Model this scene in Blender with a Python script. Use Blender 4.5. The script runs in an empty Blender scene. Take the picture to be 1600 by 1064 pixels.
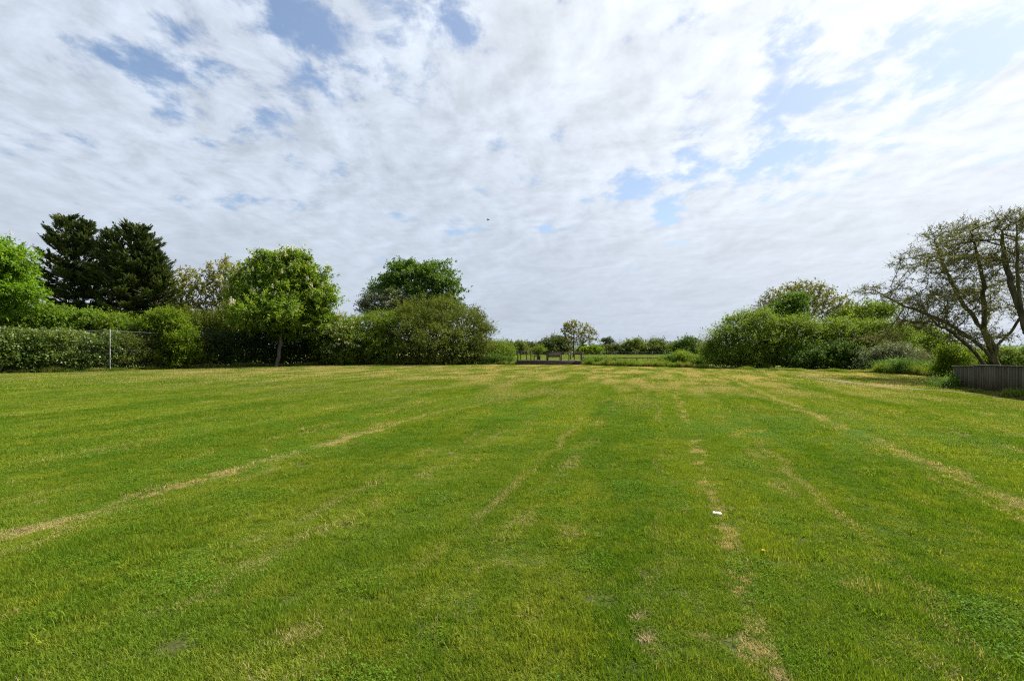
import bpy, math
import numpy as np
from mathutils import Vector

R = math.radians
SC = bpy.context.scene
COL = SC.collection

# ------------------------------------------------------------------ camera, sky, sun, exposure
F, HZ, HC = 755.0, 545.0, 1.6            # focal length in photo pixels, horizon row, eye height
cam_d = bpy.data.cameras.new('camera')
cam = bpy.data.objects.new('camera', cam_d)
COL.objects.link(cam)
cam.location = (0, 0, HC)
cam.rotation_euler = (R(90), 0, 0)
cam_d.sensor_width = 36
cam_d.lens = 36 * F / 1600
cam_d.shift_y = (HZ - 532) / 1600
cam_d.clip_end = 6000
SC.camera = cam

SUN_AZ, SUN_EL = 60.0, 50.0              # degrees right of the view direction, above the horizon
sdir = Vector((math.sin(R(SUN_AZ)) * math.cos(R(SUN_EL)), math.cos(R(SUN_AZ)) * math.cos(R(SUN_EL)), math.sin(R(SUN_EL))))
sun_d = bpy.data.lights.new('sun', 'SUN')
sun_d.energy = 5.0
sun_d.angle = R(0.6)
sun_d.color = (1.0, 0.95, 0.86)
sun = bpy.data.objects.new('sun', sun_d)
COL.objects.link(sun)
sun.rotation_euler = sdir.to_track_quat('Z', 'Y').to_euler()
sun.location = sdir * 100

SC.view_settings.view_transform = 'Standard'
SC.view_settings.look = 'None'
SC.view_settings.exposure = 0.95
SC.view_settings.gamma = 1.0
SC.view_settings.use_curve_mapping = False
SC.render.engine = 'CYCLES'
SC.cycles.max_bounces = 6
SC.cycles.diffuse_bounces = 3
SC.cycles.transmission_bounces = 4
SC.cycles.glossy_bounces = 2
SC.cycles.use_denoising = False
SC.cycles.pixel_filter_type = 'BLACKMAN_HARRIS'
SC.cycles.filter_width = 1.2


class Nodes:
    """Short hand for building node trees."""
    def __init__(s, nt):
        s.nt = nt
        nt.nodes.clear()

    def n(s, typ, **kw):
        nd = s.nt.nodes.new(typ)
        for k, v in kw.items():
            setattr(nd, k, v)
        return nd

    def put(s, sock, v):
        if hasattr(v, 'node'):
            s.nt.links.new(v, sock)
        else:
            sock.default_value = v

    def m(s, op, a, b=0.0, c=0.0, clamp=False):
        nd = s.n('ShaderNodeMath', operation=op, use_clamp=clamp)
        for i, v in enumerate((a, b, c)):
            s.put(nd.inputs[i], v)
        return nd.outputs[0]

    def vm(s, op, a, b=(0, 0, 0)):
        nd = s.n('ShaderNodeVectorMath', operation=op)
        s.put(nd.inputs[0], a)
        if op == 'SCALE':
            s.put(nd.inputs['Scale'], b)
        else:
            s.put(nd.inputs[1], b)
        return nd.outputs['Value'] if op in ('DOT_PRODUCT', 'LENGTH', 'DISTANCE') else nd.outputs[0]

    def sep(s, v):
        nd = s.n('ShaderNodeSeparateXYZ')
        s.put(nd.inputs[0], v)
        return nd.outputs

    def comb(s, x, y, z=0.0):
        nd = s.n('ShaderNodeCombineXYZ')
        for i, v in enumerate((x, y, z)):
            s.put(nd.inputs[i], v)
        return nd.outputs[0]

    def noise(s, vec, scale, detail=4.0, rough=0.55, dist=0.0):
        nd = s.n('ShaderNodeTexNoise')
        s.put(nd.inputs['Vector'], vec)
        nd.inputs['Scale'].default_value = scale
        nd.inputs['Detail'].default_value = detail
        nd.inputs['Roughness'].default_value = rough
        nd.inputs['Distortion'].default_value = dist
        return nd.outputs['Fac']

    def step(s, x, a, b, lo=0.0, hi=1.0):
        nd = s.n('ShaderNodeMapRange', interpolation_type='SMOOTHSTEP')
        for i, v in enumerate((x, a, b, lo, hi)):
            s.put(nd.inputs[i], v)
        return nd.outputs[0]

    def mix(s, f, a, b, blend='MIX'):
        nd = s.n('ShaderNodeMix', data_type='RGBA', blend_type=blend)
        s.put(nd.inputs[0], f)
        for i, v in ((6, a), (7, b)):
            s.put(nd.inputs[i], v if hasattr(v, 'node') else (*v, 1.0)[:4])
        return nd.outputs[2]


def pix_dir(px, py):
    return Vector(((px - 800) / F, 1.0, (HZ - py) / F)).normalized()


def build_world():
    w = bpy.data.worlds.new('World')
    SC.world = w
    w.use_nodes = True
    N = Nodes(w.node_tree)
    d = N.n('ShaderNodeTexCoord').outputs['Generated']
    x, y, z = N.sep(d)
    zc = N.m('ADD', N.m('MAXIMUM', z, 0.0), 0.13)
    p = N.comb(N.m('DIVIDE', x, zc), N.m('DIVIDE', y, zc), 0.0)
    # cloud streets run away from the viewer: squeeze across, stretch along
    ps = N.vm('MULTIPLY', N.vm('ADD', p, (3.7, 1.3, 0)), (1.0, 0.80, 1.0))
    big = N.noise(ps, 0.9, 3.0, 0.5, 0.3)
    n1 = N.noise(ps, 3.1, 9.0, 0.62, 0.25)
    s2 = Vector((sdir.x, sdir.y, 0)).normalized()
    n1b = N.noise(N.vm('ADD', ps, (s2.x * 0.05, s2.y * 0.05, 0)), 3.1, 9.0, 0.62, 0.25)
    fine = N.noise(ps, 7.5, 8.0, 0.62, 0.4)
    # clear gaps in the deck
    gaps = None
    for px, py, rad, st in HOLES:
        c = N.vm('DOT_PRODUCT', d, tuple(pix_dir(px, py)))
        g = N.step(c, math.cos(rad / F * 1.0), 1.0, 0.0, st * 1.45)
        gaps = g if gaps is None else N.m('MAXIMUM', gaps, g)
    cov = N.m('ADD', N.m('MULTIPLY', n1, 0.62), N.m('MULTIPLY', fine, 0.38))
    cov = N.m('ADD', cov, N.m('MULTIPLY', N.m('SUBTRACT', big, 0.5), 0.18))
    cov = N.m('ADD', N.m('MULTIPLY', N.m('SUBTRACT', cov, 0.5), 2.5), 0.55)
    low = N.step(z, 0.02, 0.30, 0.20, 0.0)          # the deck closes up towards the horizon
    cov = N.m('SUBTRACT', N.m('ADD', cov, low), gaps)
    mask = N.step(cov, 0.15, 0.46)
    # brightness: forward scattering towards the sun, relief, mottling
    ca = N.vm('DOT_PRODUCT', d, tuple(sdir))
    lobe = N.m('POWER', N.m('MAXIMUM', ca, 0.0), 5.0)
    lobe2 = N.step(ca, 0.38, 0.97)
    relief = N.m('MULTIPLY', N.m('SUBTRACT', n1, n1b), N.step(z, 0.05, 0.4, 0.25, 0.9))
    mott = N.m('MULTIPLY', N.m('SUBTRACT', fine, 0.5), N.step(z, 0.05, 0.40, 0.07, 0.20))
    thick = N.m('MULTIPLY', N.step(N.m('ADD', N.m('MULTIPLY', big, 0.5), N.m('MULTIPLY', n1, 0.5)), 0.46, 0.64), -0.07)
    b = N.m('ADD', N.m('ADD', N.m('ADD', 0.66, relief), mott), thick)
    b = N.m('ADD', b, N.m('ADD', N.m('MULTIPLY', lobe2, 0.22), N.m('MULTIPLY', lobe, 0.12)))
    b = N.m('MULTIPLY', b, N.step(z, 0.0, 0.35, 0.90, 1.0))
    tint = N.mix(lobe2, (0.875, 0.985, 1.15), (0.95, 1.0, 1.06))
    cloud = N.vm('SCALE', tint, N.m('MULTIPLY', N.m('MAXIMUM', b, 0.2), 10.0))
    sky = N.n('ShaderNodeTexSky', sky_type='NISHITA')
    sky.sun_disc = False
    sky.sun_elevation = R(SUN_EL)
    sky.sun_rotation = R(SUN_AZ)
    sky.air_density = 1.0
    sky.dust_density = 1.2
    blue = N.vm('MULTIPLY', sky.outputs[0], (SKYM * 1.35, SKYM * 1.45, SKYM * 1.5))
    veil = N.m('ADD', 0.10, N.m('MULTIPLY', lobe2, 0.22))      # thin high veil over the gaps
    blue = N.mix(veil, blue, (6.2, 6.5, 7.2))
    col = N.mix(mask, blue, cloud)
    bg = N.n('ShaderNodeBackground')
    N.put(bg.inputs[0], col)
    bg.inputs[1].default_value = 0.058
    out = N.n('ShaderNodeOutputWorld')
    w.node_tree.links.new(bg.outputs[0], out.inputs[0])
    w.cycles.sampling_method = 'MANUAL'
    w.cycles.sample_map_resolution = 512


SKYM = 1.0
HOLES = [(545, 70, 70, .18), (605, 20, 60, .2), (705, 12, 60, .22), (470, 30, 50, .16), (485, 140, 55, .17),
         (440, 212, 60, .17), (420, 190, 40, .12), (230, 105, 40, .115), (185, 85, 28, .10), (50, 130, 18, .14),
         (530, 262, 20, .16), (875, 35, 50, .18), (1235, 205, 75, .2), (1185, 238, 55, .2), (1260, 180, 40, .16),
         (1360, 135, 50, .18), (1430, 85, 55, .16), (1530, 30, 65, .19), (1230, 60, 45, .14), (1090, 235, 55, .15),
         (1045, 325, 35, .13), (1000, 290, 40, .10), (250, 190, 40, .1)]
build_world()


# ------------------------------------------------------------------ helpers
def rng_of(k):
    return np.random.default_rng(k)


def mesh(name, V, quads=None, tris=None, tint=None):
    V = np.asarray(V, np.float32)
    me = bpy.data.meshes.new(name)
    nq = 0 if quads is None else len(quads)
    nt = 0 if tris is None else len(tris)
    parts, tot = [], []
    if nq:
        parts.append(np.asarray(quads, np.int32).ravel()); tot += [np.full(nq, 4, np.int32)]
    if nt:
        parts.append(np.asarray(tris, np.int32).ravel()); tot += [np.full(nt, 3, np.int32)]
    L = np.concatenate(parts)
    T = np.concatenate(tot)
    me.vertices.add(len(V)); me.vertices.foreach_set('co', V.ravel())
    me.loops.add(len(L)); me.loops.foreach_set('vertex_index', L)
    me.polygons.add(len(T))
    me.polygons.foreach_set('loop_start', np.concatenate(([0], np.cumsum(T)[:-1])).astype(np.int32))
    me.update(calc_edges=True)
    me.validate()
    if tint is not None:
        a = me.attributes.new('tint', 'FLOAT', 'FACE')
        a.data.foreach_set('value', np.asarray(tint, np.float32))
    return me


def link(name, me, mat=None, parent=None, loc=None):
    o = bpy.data.objects.new(name, me)
    COL.objects.link(o)
    if mat is not None:
        me.materials.append(mat)
    if parent is not None:
        o.parent = parent
    if loc is not None:
        o.location = loc
    return o


def thing(name, label, cat, loc, group=None, rz=0.0):
    o = bpy.data.objects.new(name, None)
    COL.objects.link(o)
    o.empty_display_size = 0.2
    o.location = loc
    o.rotation_euler = (0, 0, rz)
    tag(o, label, cat, group)
    return o


def tag(o, label=None, cat=None, group=None, kind=None):
    for k, v in (('label', label), ('category', cat), ('group', group), ('kind', kind)):
        if v:
            o[k] = v
    return o


def W(px, py, Y):
    return np.array(((px - 800) / F * Y, Y, HC + (HZ - py) / F * Y))


def G(px, py):
    Y = HC * F / (py - HZ)
    return np.array(((px - 800) / F * Y, Y, 0.0))


def unit(a):
    return a / np.maximum(np.linalg.norm(a, axis=-1, keepdims=True), 1e-9)


def rnd_dirs(rg, n):
    return unit(rg.normal(size=(n, 3)))


def box_np(x0, x1, y0, y1, z0, z1):
    V = np.array([(x, y, z) for x in (x0, x1) for y in (y0, y1) for z in (z0, z1)], float)
    Q = [(0, 1, 3, 2), (4, 6, 7, 5), (0, 4, 5, 1), (2, 3, 7, 6), (0, 2, 6, 4), (1, 5, 7, 3)]
    return V, np.array(Q)


def join(parts):
    Vs, Qs, k = [], [], 0
    for V, Q in parts:
        Vs.append(V); Qs.append(np.asarray(Q) + k); k += len(V)
    return np.concatenate(Vs), np.concatenate(Qs)


def tubes(chains, sides=5):
    """chains: list of (points (n,3), radii (n,)) -> vertices, quads"""
    if not chains:
        return np.zeros((0, 3)), np.zeros((0, 4), int)
    P = np.concatenate([c[0] for c in chains])
    r = np.concatenate([c[1] for c in chains])
    ln = np.array([len(c[0]) for c in chains])
    st = np.concatenate(([0], np.cumsum(ln)[:-1]))
    T = np.zeros_like(P)
    T[1:-1] = P[2:] - P[:-2]
    T[st] = P[st + 1] - P[st]
    en = st + ln - 1
    T[en] = P[en] - P[en - 1]
    T = unit(T)
    ref = np.where(np.abs(T[:, 2:3]) < 0.93, np.array([[0, 0, 1.0]]), np.array([[1.0, 0, 0]]))
    # one reference axis per chain, so that tubes do not twist
    first = np.repeat(ref[st], ln, axis=0)
    A = unit(np.cross(T, first))
    B = np.cross(T, A)
    ang = np.arange(sides) / sides * 2 * np.pi
    V = P[:, None] + r[:, None, None] * (np.cos(ang)[None, :, None] * A[:, None] + np.sin(ang)[None, :, None] * B[:, None])
    i = np.arange(len(P))
    keep = np.ones(len(P), bool); keep[en] = False
    i = i[keep]
    j = np.arange(sides); jn = (j + 1) % sides
    Q = np.stack([(i[:, None] * sides + j), (i[:, None] * sides + jn), ((i[:, None] + 1) * sides + jn), ((i[:, None] + 1) * sides + j)], -1).reshape(-1, 4)
    return V.reshape(-1, 3), Q


def leaves(rg, C, D, Nn, L, Wd, fold=0.18):
    """one folded rhombus per leaf"""
    n = len(C)
    D = unit(D)
    S = unit(np.cross(D, Nn))
    Nn = np.cross(S, D)
    L = np.broadcast_to(L, (n,))[:, None]; Wd = np.broadcast_to(Wd, (n,))[:, None]
    V = np.stack([C, C + D * L * 0.45 + S * Wd * 0.5 + Nn * Wd * fold, C + D * L - Nn * L * 0.12, C + D * L * 0.45 - S * Wd * 0.5 + Nn * Wd * fold], 1)
    return V.reshape(-1, 3), np.arange(4 * n).reshape(n, 4)


def sprigs(rg, P, A, length, k, L, Wd, spread=1.0, droop=0.0, upn=0.8, jit=0.05, flat=0.0, tb=None):
    """leafy shoots: k leaves set along each shoot P -> P + A*length"""
    m = len(P)
    A = unit(A)
    t = rg.random((m, k))
    ln = np.broadcast_to(length, (m,))[:, None]
    rad = unit(rg.normal(size=(m, k, 3)))
    if flat:
        rad[..., 2] *= (1 - flat)
    C = P[:, None] + A[:, None] * (t * ln)[..., None] + rg.normal(size=(m, k, 3)) * jit
    D = A[:, None] * 0.55 + rad * spread + np.array([0, 0, -droop])
    Nn = unit(rg.normal(size=(m, k, 3)) * 0.45 + np.array([0, 0, upn]) + A[:, None] * 0.3)
    sz = rg.uniform(0.65, 1.25, (m, k))
    tb = rg.random(m) if tb is None else tb
    ti = np.clip(tb[:, None] * 0.6 + rg.random((m, k)) * 0.4, 0, 1)
    V, Q = leaves(rg, C.reshape(-1, 3), D.reshape(-1, 3), Nn.reshape(-1, 3), (L * sz).ravel(), (Wd * sz).ravel())
    return V, Q, ti.ravel()


def blob(cx, cy, rx, ry, Y, dy=0.0, rd=None):
    """ellipsoid measured in the photo, placed at its real depth"""
    s = Y / F
    return (W(cx, cy, Y) + np.array([0, dy, 0]), np.array([rx * s, rd if rd else (rx + ry) * 0.5 * s, ry * s]))


def shell(rg, blobs, dens, depth=0.30, lump=0.16, inner=0.72, zmin=0.08):
    """points spread through the outer layer of a union of ellipsoids, with their outward directions"""
    outP, outN = [], []
    for i, (c, r) in enumerate(blobs):
        area = 4 * np.pi * ((((r[0] * r[1]) ** 1.6 + (r[0] * r[2]) ** 1.6 + (r[1] * r[2]) ** 1.6) / 3) ** (1 / 1.6))
        n = max(6, int(area * dens))
        d = rnd_dirs(rg, n)
        ph = rg.uniform(0, 6.28, (4, 3))
        fq = rg.uniform(2.0, 6.5, (4, 3))
        bump = sum(np.sin(d @ fq[q] + ph[q, 0]) * np.sin(d[:, 0] * fq[q, 1] * 1.7 + ph[q, 1]) for q in range(4)) / 2.0
        rr = 1 - depth * rg.random(n) ** 1.3 + lump * bump + rg.normal(size=n) * 0.025
        P = c + d * r * rr[:, None]
        Nn = unit(d / r)
        ok = P[:, 2] > zmin
        for j, (c2, r2) in enumerate(blobs):
            if j != i:
                ok &= (((P - c2) / r2) ** 2).sum(1) > inner ** 2
        outP.append(P[ok]); outN.append(Nn[ok])
    return np.concatenate(outP), np.concatenate(outN)


def knobs(rg, blobs, n):
    """break the smooth masses up with smaller boughs budding from them"""
    out = list(blobs)
    for c, r in blobs:
        d = rnd_dirs(rg, n)
        d[:, 2] = np.abs(d[:, 2]) * .9 - .15
        for q in range(n):
            f = rg.uniform(.22, .42)
            out.append((c + d[q] * r * (rg.uniform(.70, .92) if q % 4 else 1.0), np.maximum(r * (f if q % 4 else f * .7) * np.array([1.1, 1.1, .8]), .12)))
    return out


def inside(rg, blobs, n):
    vol = np.array([b[1].prod() for b in blobs])
    pick = rg.choice(len(blobs), n, p=vol / vol.sum())
    d = rnd_dirs(rg, n) * (rg.random(n) ** (1 / 2.4))[:, None]
    c = np.array([b[0] for b in blobs])[pick]; r = np.array([b[1] for b in blobs])[pick]
    return c + d * r


def colonize(rg, att, lines, step, infl, kill, maxit=160, up=0.0):
    """grow branches from the given limb lines towards the attraction points"""
    nodes, par = [], []
    for pts, start in lines:
        pts = np.asarray(pts, float)
        prev = start if start is None or start >= 0 else len(nodes) + start
        for a in range(len(pts)):
            if a == 0:
                if prev is None:
                    nodes.append(pts[0]); par.append(-1); prev = len(nodes) - 1
                else:
                    b = nodes[prev]
                    seg = np.linalg.norm(pts[0] - b); m = max(1, int(round(seg / step)))
                    for q in range(1, m + 1):
                        nodes.append(b + (pts[0] - b) * q / m); par.append(prev); prev = len(nodes) - 1
                continue
            b = pts[a - 1]
            seg = np.linalg.norm(pts[a] - b); m = max(1, int(round(seg / step)))
            for q in range(1, m + 1):
                nodes.append(b + (pts[a] - b) * q / m + rg.normal(size=3) * step * 0.07); par.append(prev); prev = len(nodes) - 1
    nodes = list(nodes)
    att = np.asarray(att, float)
    alive = np.ones(len(att), bool)
    best = np.full(len(att), 1e9); bi = np.zeros(len(att), int)
    new0 = 0
    kids = {}
    for _ in range(maxit):
        nw = np.array(nodes[new0:])
        if len(nw):
            dd = np.linalg.norm(att[:, None] - nw[None], axis=2)
            k = dd.argmin(1); dm = dd[np.arange(len(att)), k]
            b = dm < best
            best[b] = dm[b]; bi[b] = k[b] + new0
        new0 = len(nodes)
        alive &= best > kill
        act = np.where(alive & (best < infl))[0]
        if not len(act):
            break
        arr = np.array(nodes)
        v = unit(att[act] - arr[bi[act]])
        acc = np.zeros((len(nodes), 3)); np.add.at(acc, bi[act], v)
        grew = False
        for q in np.unique(bi[act]):
            d = acc[q] + np.array([0, 0, up]) + rg.normal(size=3) * 0.12
            d = d / (np.linalg.norm(d) + 1e-9)
            ks = kids.setdefault(int(q), [])
            if len(ks) > 3 or any(float(d @ e) > 0.93 for e in ks):
                alive[act[bi[act] == q][:1]] = False
                continue
            ks.append(d)
            nodes.append(nodes[q] + d * step); par.append(int(q)); grew = True
        if not grew and not alive.any():
            break
    return np.array(nodes), np.array(par)


def skeleton_chains(nodes, par, tip, power=2.35, rmax=None):
    n = len(nodes)
    order = np.arange(n)
    acc = np.zeros(n)
    kids = [[] for _ in range(n)]
    for i in order:
        if par[i] >= 0:
            kids[par[i]].append(i)
    for i in order[::-1]:
        if not kids[i]:
            acc[i] = tip ** power
        if par[i] >= 0:
            acc[par[i]] += acc[i]
    r = acc ** (1 / power)
    if rmax:
        e = math.log(rmax / tip) / max(math.log(r.max() / tip), 1e-3)
        r = tip * (r / tip) ** e
    chains, stack = [], [(-1, i) for i in order if par[i] < 0]
    while stack:
        p, i = stack.pop()
        pts, rr = ([nodes[p]], [min(r[p], r[i] * 1.25)]) if p >= 0 else ([], [])
        while True:
            pts.append(nodes[i]); rr.append(r[i])
            ks = sorted(kids[i], key=lambda q: -acc[q])
            if not ks:
                break
            for q in ks[1:]:
                stack.append((i, q))
            i = ks[0]
        if len(pts) > 1:
            chains.append((np.array(pts), np.array(rr)))
    return chains, r, kids


# ------------------------------------------------------------------ materials
def leaf_mat(name, dark, mid, light, trans=0.38, gloss=0.12, rough=0.6):
    m = bpy.data.materials.new(name)
    m.use_nodes = True
    N = Nodes(m.node_tree)
    a = N.n('ShaderNodeAttribute', attribute_name='tint').outputs['Fac']
    g = N.n('ShaderNodeNewGeometry')
    cl = N.noise(g.outputs['Position'], 0.55, 3.0, 0.6)
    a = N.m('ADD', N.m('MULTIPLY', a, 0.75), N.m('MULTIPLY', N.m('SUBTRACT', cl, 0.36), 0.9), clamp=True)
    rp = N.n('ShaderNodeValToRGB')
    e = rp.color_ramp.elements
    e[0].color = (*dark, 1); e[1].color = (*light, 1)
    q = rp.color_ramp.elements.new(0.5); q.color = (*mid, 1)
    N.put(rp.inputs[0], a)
    bs = N.n('ShaderNodeBsdfPrincipled')
    N.put(bs.inputs['Base Color'], rp.outputs[0])
    bs.inputs['Roughness'].default_value = rough
    bs.inputs['Specular IOR Level'].default_value = gloss
    tr = N.n('ShaderNodeBsdfTranslucent')
    N.put(tr.inputs[0], N.mix(1.0, rp.outputs[0], (1.35, 1.25, 0.45), 'MULTIPLY'))
    mx = N.n('ShaderNodeMixShader')
    mx.inputs[0].default_value = trans
    m.node_tree.links.new(bs.outputs[0], mx.inputs[1])
    m.node_tree.links.new(tr.outputs[0], mx.inputs[2])
    out = N.n('ShaderNodeOutputMaterial')
    m.node_tree.links.new(mx.outputs[0], out.inputs[0])
    return m


def solid_mat(name, c1, c2, scale=6.0, rough=0.85, stretch=(1, 1, 1), bump=0.3, spec=0.2, metal=0.0):
    m = bpy.data.materials.new(name)
    m.use_nodes = True
    N = Nodes(m.node_tree)
    co = N.n('ShaderNodeTexCoord').outputs['Object']
    n = N.noise(N.vm('MULTIPLY', co, stretch), scale, 6.0, 0.65)
    bs = N.n('ShaderNodeBsdfPrincipled')
    N.put(bs.inputs['Base Color'], N.mix(N.step(n, 0.35, 0.65), c1, c2))
    bs.inputs['Roughness'].default_value = rough
    bs.inputs['Specular IOR Level'].default_value = spec
    bs.inputs['Metallic'].default_value = metal
    bp = N.n('ShaderNodeBump')
    bp.inputs['Strength'].default_value = bump
    bp.inputs['Distance'].default_value = 0.02
    N.put(bp.inputs['Height'], n)
    m.node_tree.links.new(bp.outputs[0], bs.inputs['Normal'])
    out = N.n('ShaderNodeOutputMaterial')
    m.node_tree.links.new(bs.outputs[0], out.inputs[0])
    return m


M = {}
M['chestnut'] = leaf_mat('chestnut_leaf', (.055, .115, .011), (.130, .218, .020), (.24, .325, .046), .42)
M['oak'] = leaf_mat('young_oak_leaf', (.10, .12, .015), (.19, .20, .028), (.28, .27, .05), .42)
M['spread'] = leaf_mat('sparse_olive_leaf', (.07, .08, .02), (.122, .138, .028), (.18, .195, .038), .40)
M['chestnut_bright'] = leaf_mat('bright_chestnut_leaf', (.07, .15, .012), (.13, .25, .02), (.21, .33, .035), .45)
M['sycamore'] = leaf_mat('sycamore_leaf', (.042, .094, .013), (.078, .150, .021), (.130, .215, .034), .38)
M['hedge'] = leaf_mat('hedge_leaf', (.039, .075, .013), (.098, .156, .023), (.195, .247, .052), .30, .3, .42)
M['hedge_dark'] = leaf_mat('dark_hedge_leaf', (.016, .035, .009), (.030, .061, .014), (.061, .101, .024), .25, .12)
M['hedge_top'] = leaf_mat('hedge_top_leaf', (.066, .132, .013), (.121, .209, .024), (.187, .275, .044), .42)
M['lime'] = leaf_mat('lime_leaf', (.070, .135, .010), (.140, .220, .015), (.220, .290, .025), .45)
M['limebush'] = leaf_mat('lime_bush_leaf', (.045, .095, .010), (.11, .18, .014), (.21, .28, .025), .42)
M['olive'] = leaf_mat('olive_leaf', (.050, .074, .012), (.096, .126, .019), (.150, .180, .031), .36)
M['scrub'] = leaf_mat('scrub_leaf', (.066, .120, .014), (.125, .195, .022), (.205, .275, .038), .40)
M['scrub_dark'] = leaf_mat('dark_scrub_leaf', (.037, .075, .013), (.069, .125, .019), (.112, .181, .030), .34)
M['young'] = leaf_mat('young_leaf', (.081, .101, .019), (.149, .162, .027), (.216, .230, .046), .42)
M['greygreen'] = leaf_mat('grey_green_leaf', (.06, .08, .045), (.12, .15, .09), (.22, .25, .18), .3)
M['hawthorn'] = leaf_mat('hawthorn_leaf', (.03, .055, .012), (.06, .09, .02), (.10, .14, .04), .32)
M['conifer'] = leaf_mat('conifer_spray', (.026, .048, .017), (.055, .082, .029), (.11, .13, .052), .22, .12, .6)
M['budding'] = leaf_mat('budding_leaf', (.06, .05, .022), (.10, .085, .03), (.14, .13, .04), .35)
M['far'] = leaf_mat('far_leaf', (.065, .105, .022), (.115, .165, .034), (.170, .215, .050), .4)
M['far_dark'] = leaf_mat('far_dark_leaf', (.045, .066, .022), (.075, .105, .03), (.115, .15, .042), .36)
M['distant'] = leaf_mat('distant_leaf', (.05, .075, .055), (.07, .10, .065), (.09, .125, .075), .3)
M['nettle'] = leaf_mat('nettle_leaf', (.042, .096, .014), (.078, .162, .022), (.132, .228, .036), .36)
M['petal'] = leaf_mat('blossom_petal', (.50, .46, .34), (.66, .62, .50), (.78, .76, .68), .25)
M['bark'] = solid_mat('bark', (.055, .045, .032), (.13, .11, .08), 5, .9, (1, 1, .25), .6)
M['bark_pale'] = solid_mat('pale_bark', (.12, .105, .085), (.24, .215, .175), 5, .9, (1, 1, .3), .5)
M['bark_moss'] = solid_mat('mossy_bark', (.045, .040, .024), (.10, .095, .045), 4, .92, (1, 1, .4), .6)
M['twig'] = solid_mat('grey_twig', (.10, .085, .07), (.20, .175, .15), 3, .9, (1, 1, 1), .2)
M['timber'] = solid_mat('weathered_timber', (.034, .028, .021), (.090, .076, .058), 7, .85, (6, 6, .6), .4)
M['deck_timber'] = solid_mat('deck_timber', (.045, .038, .032), (.11, .095, .080), 7, .85, (1, 6, 6), .4)
M['galv'] = solid_mat('galvanised_steel', (.20, .20, .20), (.32, .32, .31), 9, .5, (1, 1, .3), .05, .4)
M['wire'] = solid_mat('fence_wire', (.10, .105, .10), (.18, .185, .17), 9, .5, (1, 1, 1), .05, .4)
M['paper'] = solid_mat('paper', (.66, .66, .63), (.78, .78, .75), 30, .6, (1, 1, 1), .05)
M['yellow'] = solid_mat('dandelion_petal', (.75, .48, .01), (.80, .55, .02), 30, .6)
M['feather'] = solid_mat('dark_feather', (.05, .05, .055), (.09, .09, .10), 20, .8)

MOW = 17.0          # the mower went off 17 degrees right of the view
DRY_LINES = [(-5.32, .12, .78), (-2.85, .10, .3), (-1.2, .10, .35), (0.55, .08, .8), (1.35, .10, .35), (3.55, .13, .65), (5.4, .12, .45), (7.6, .16, .5), (-8.4, .12, .35), (10.2, .16, .4)]


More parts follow.
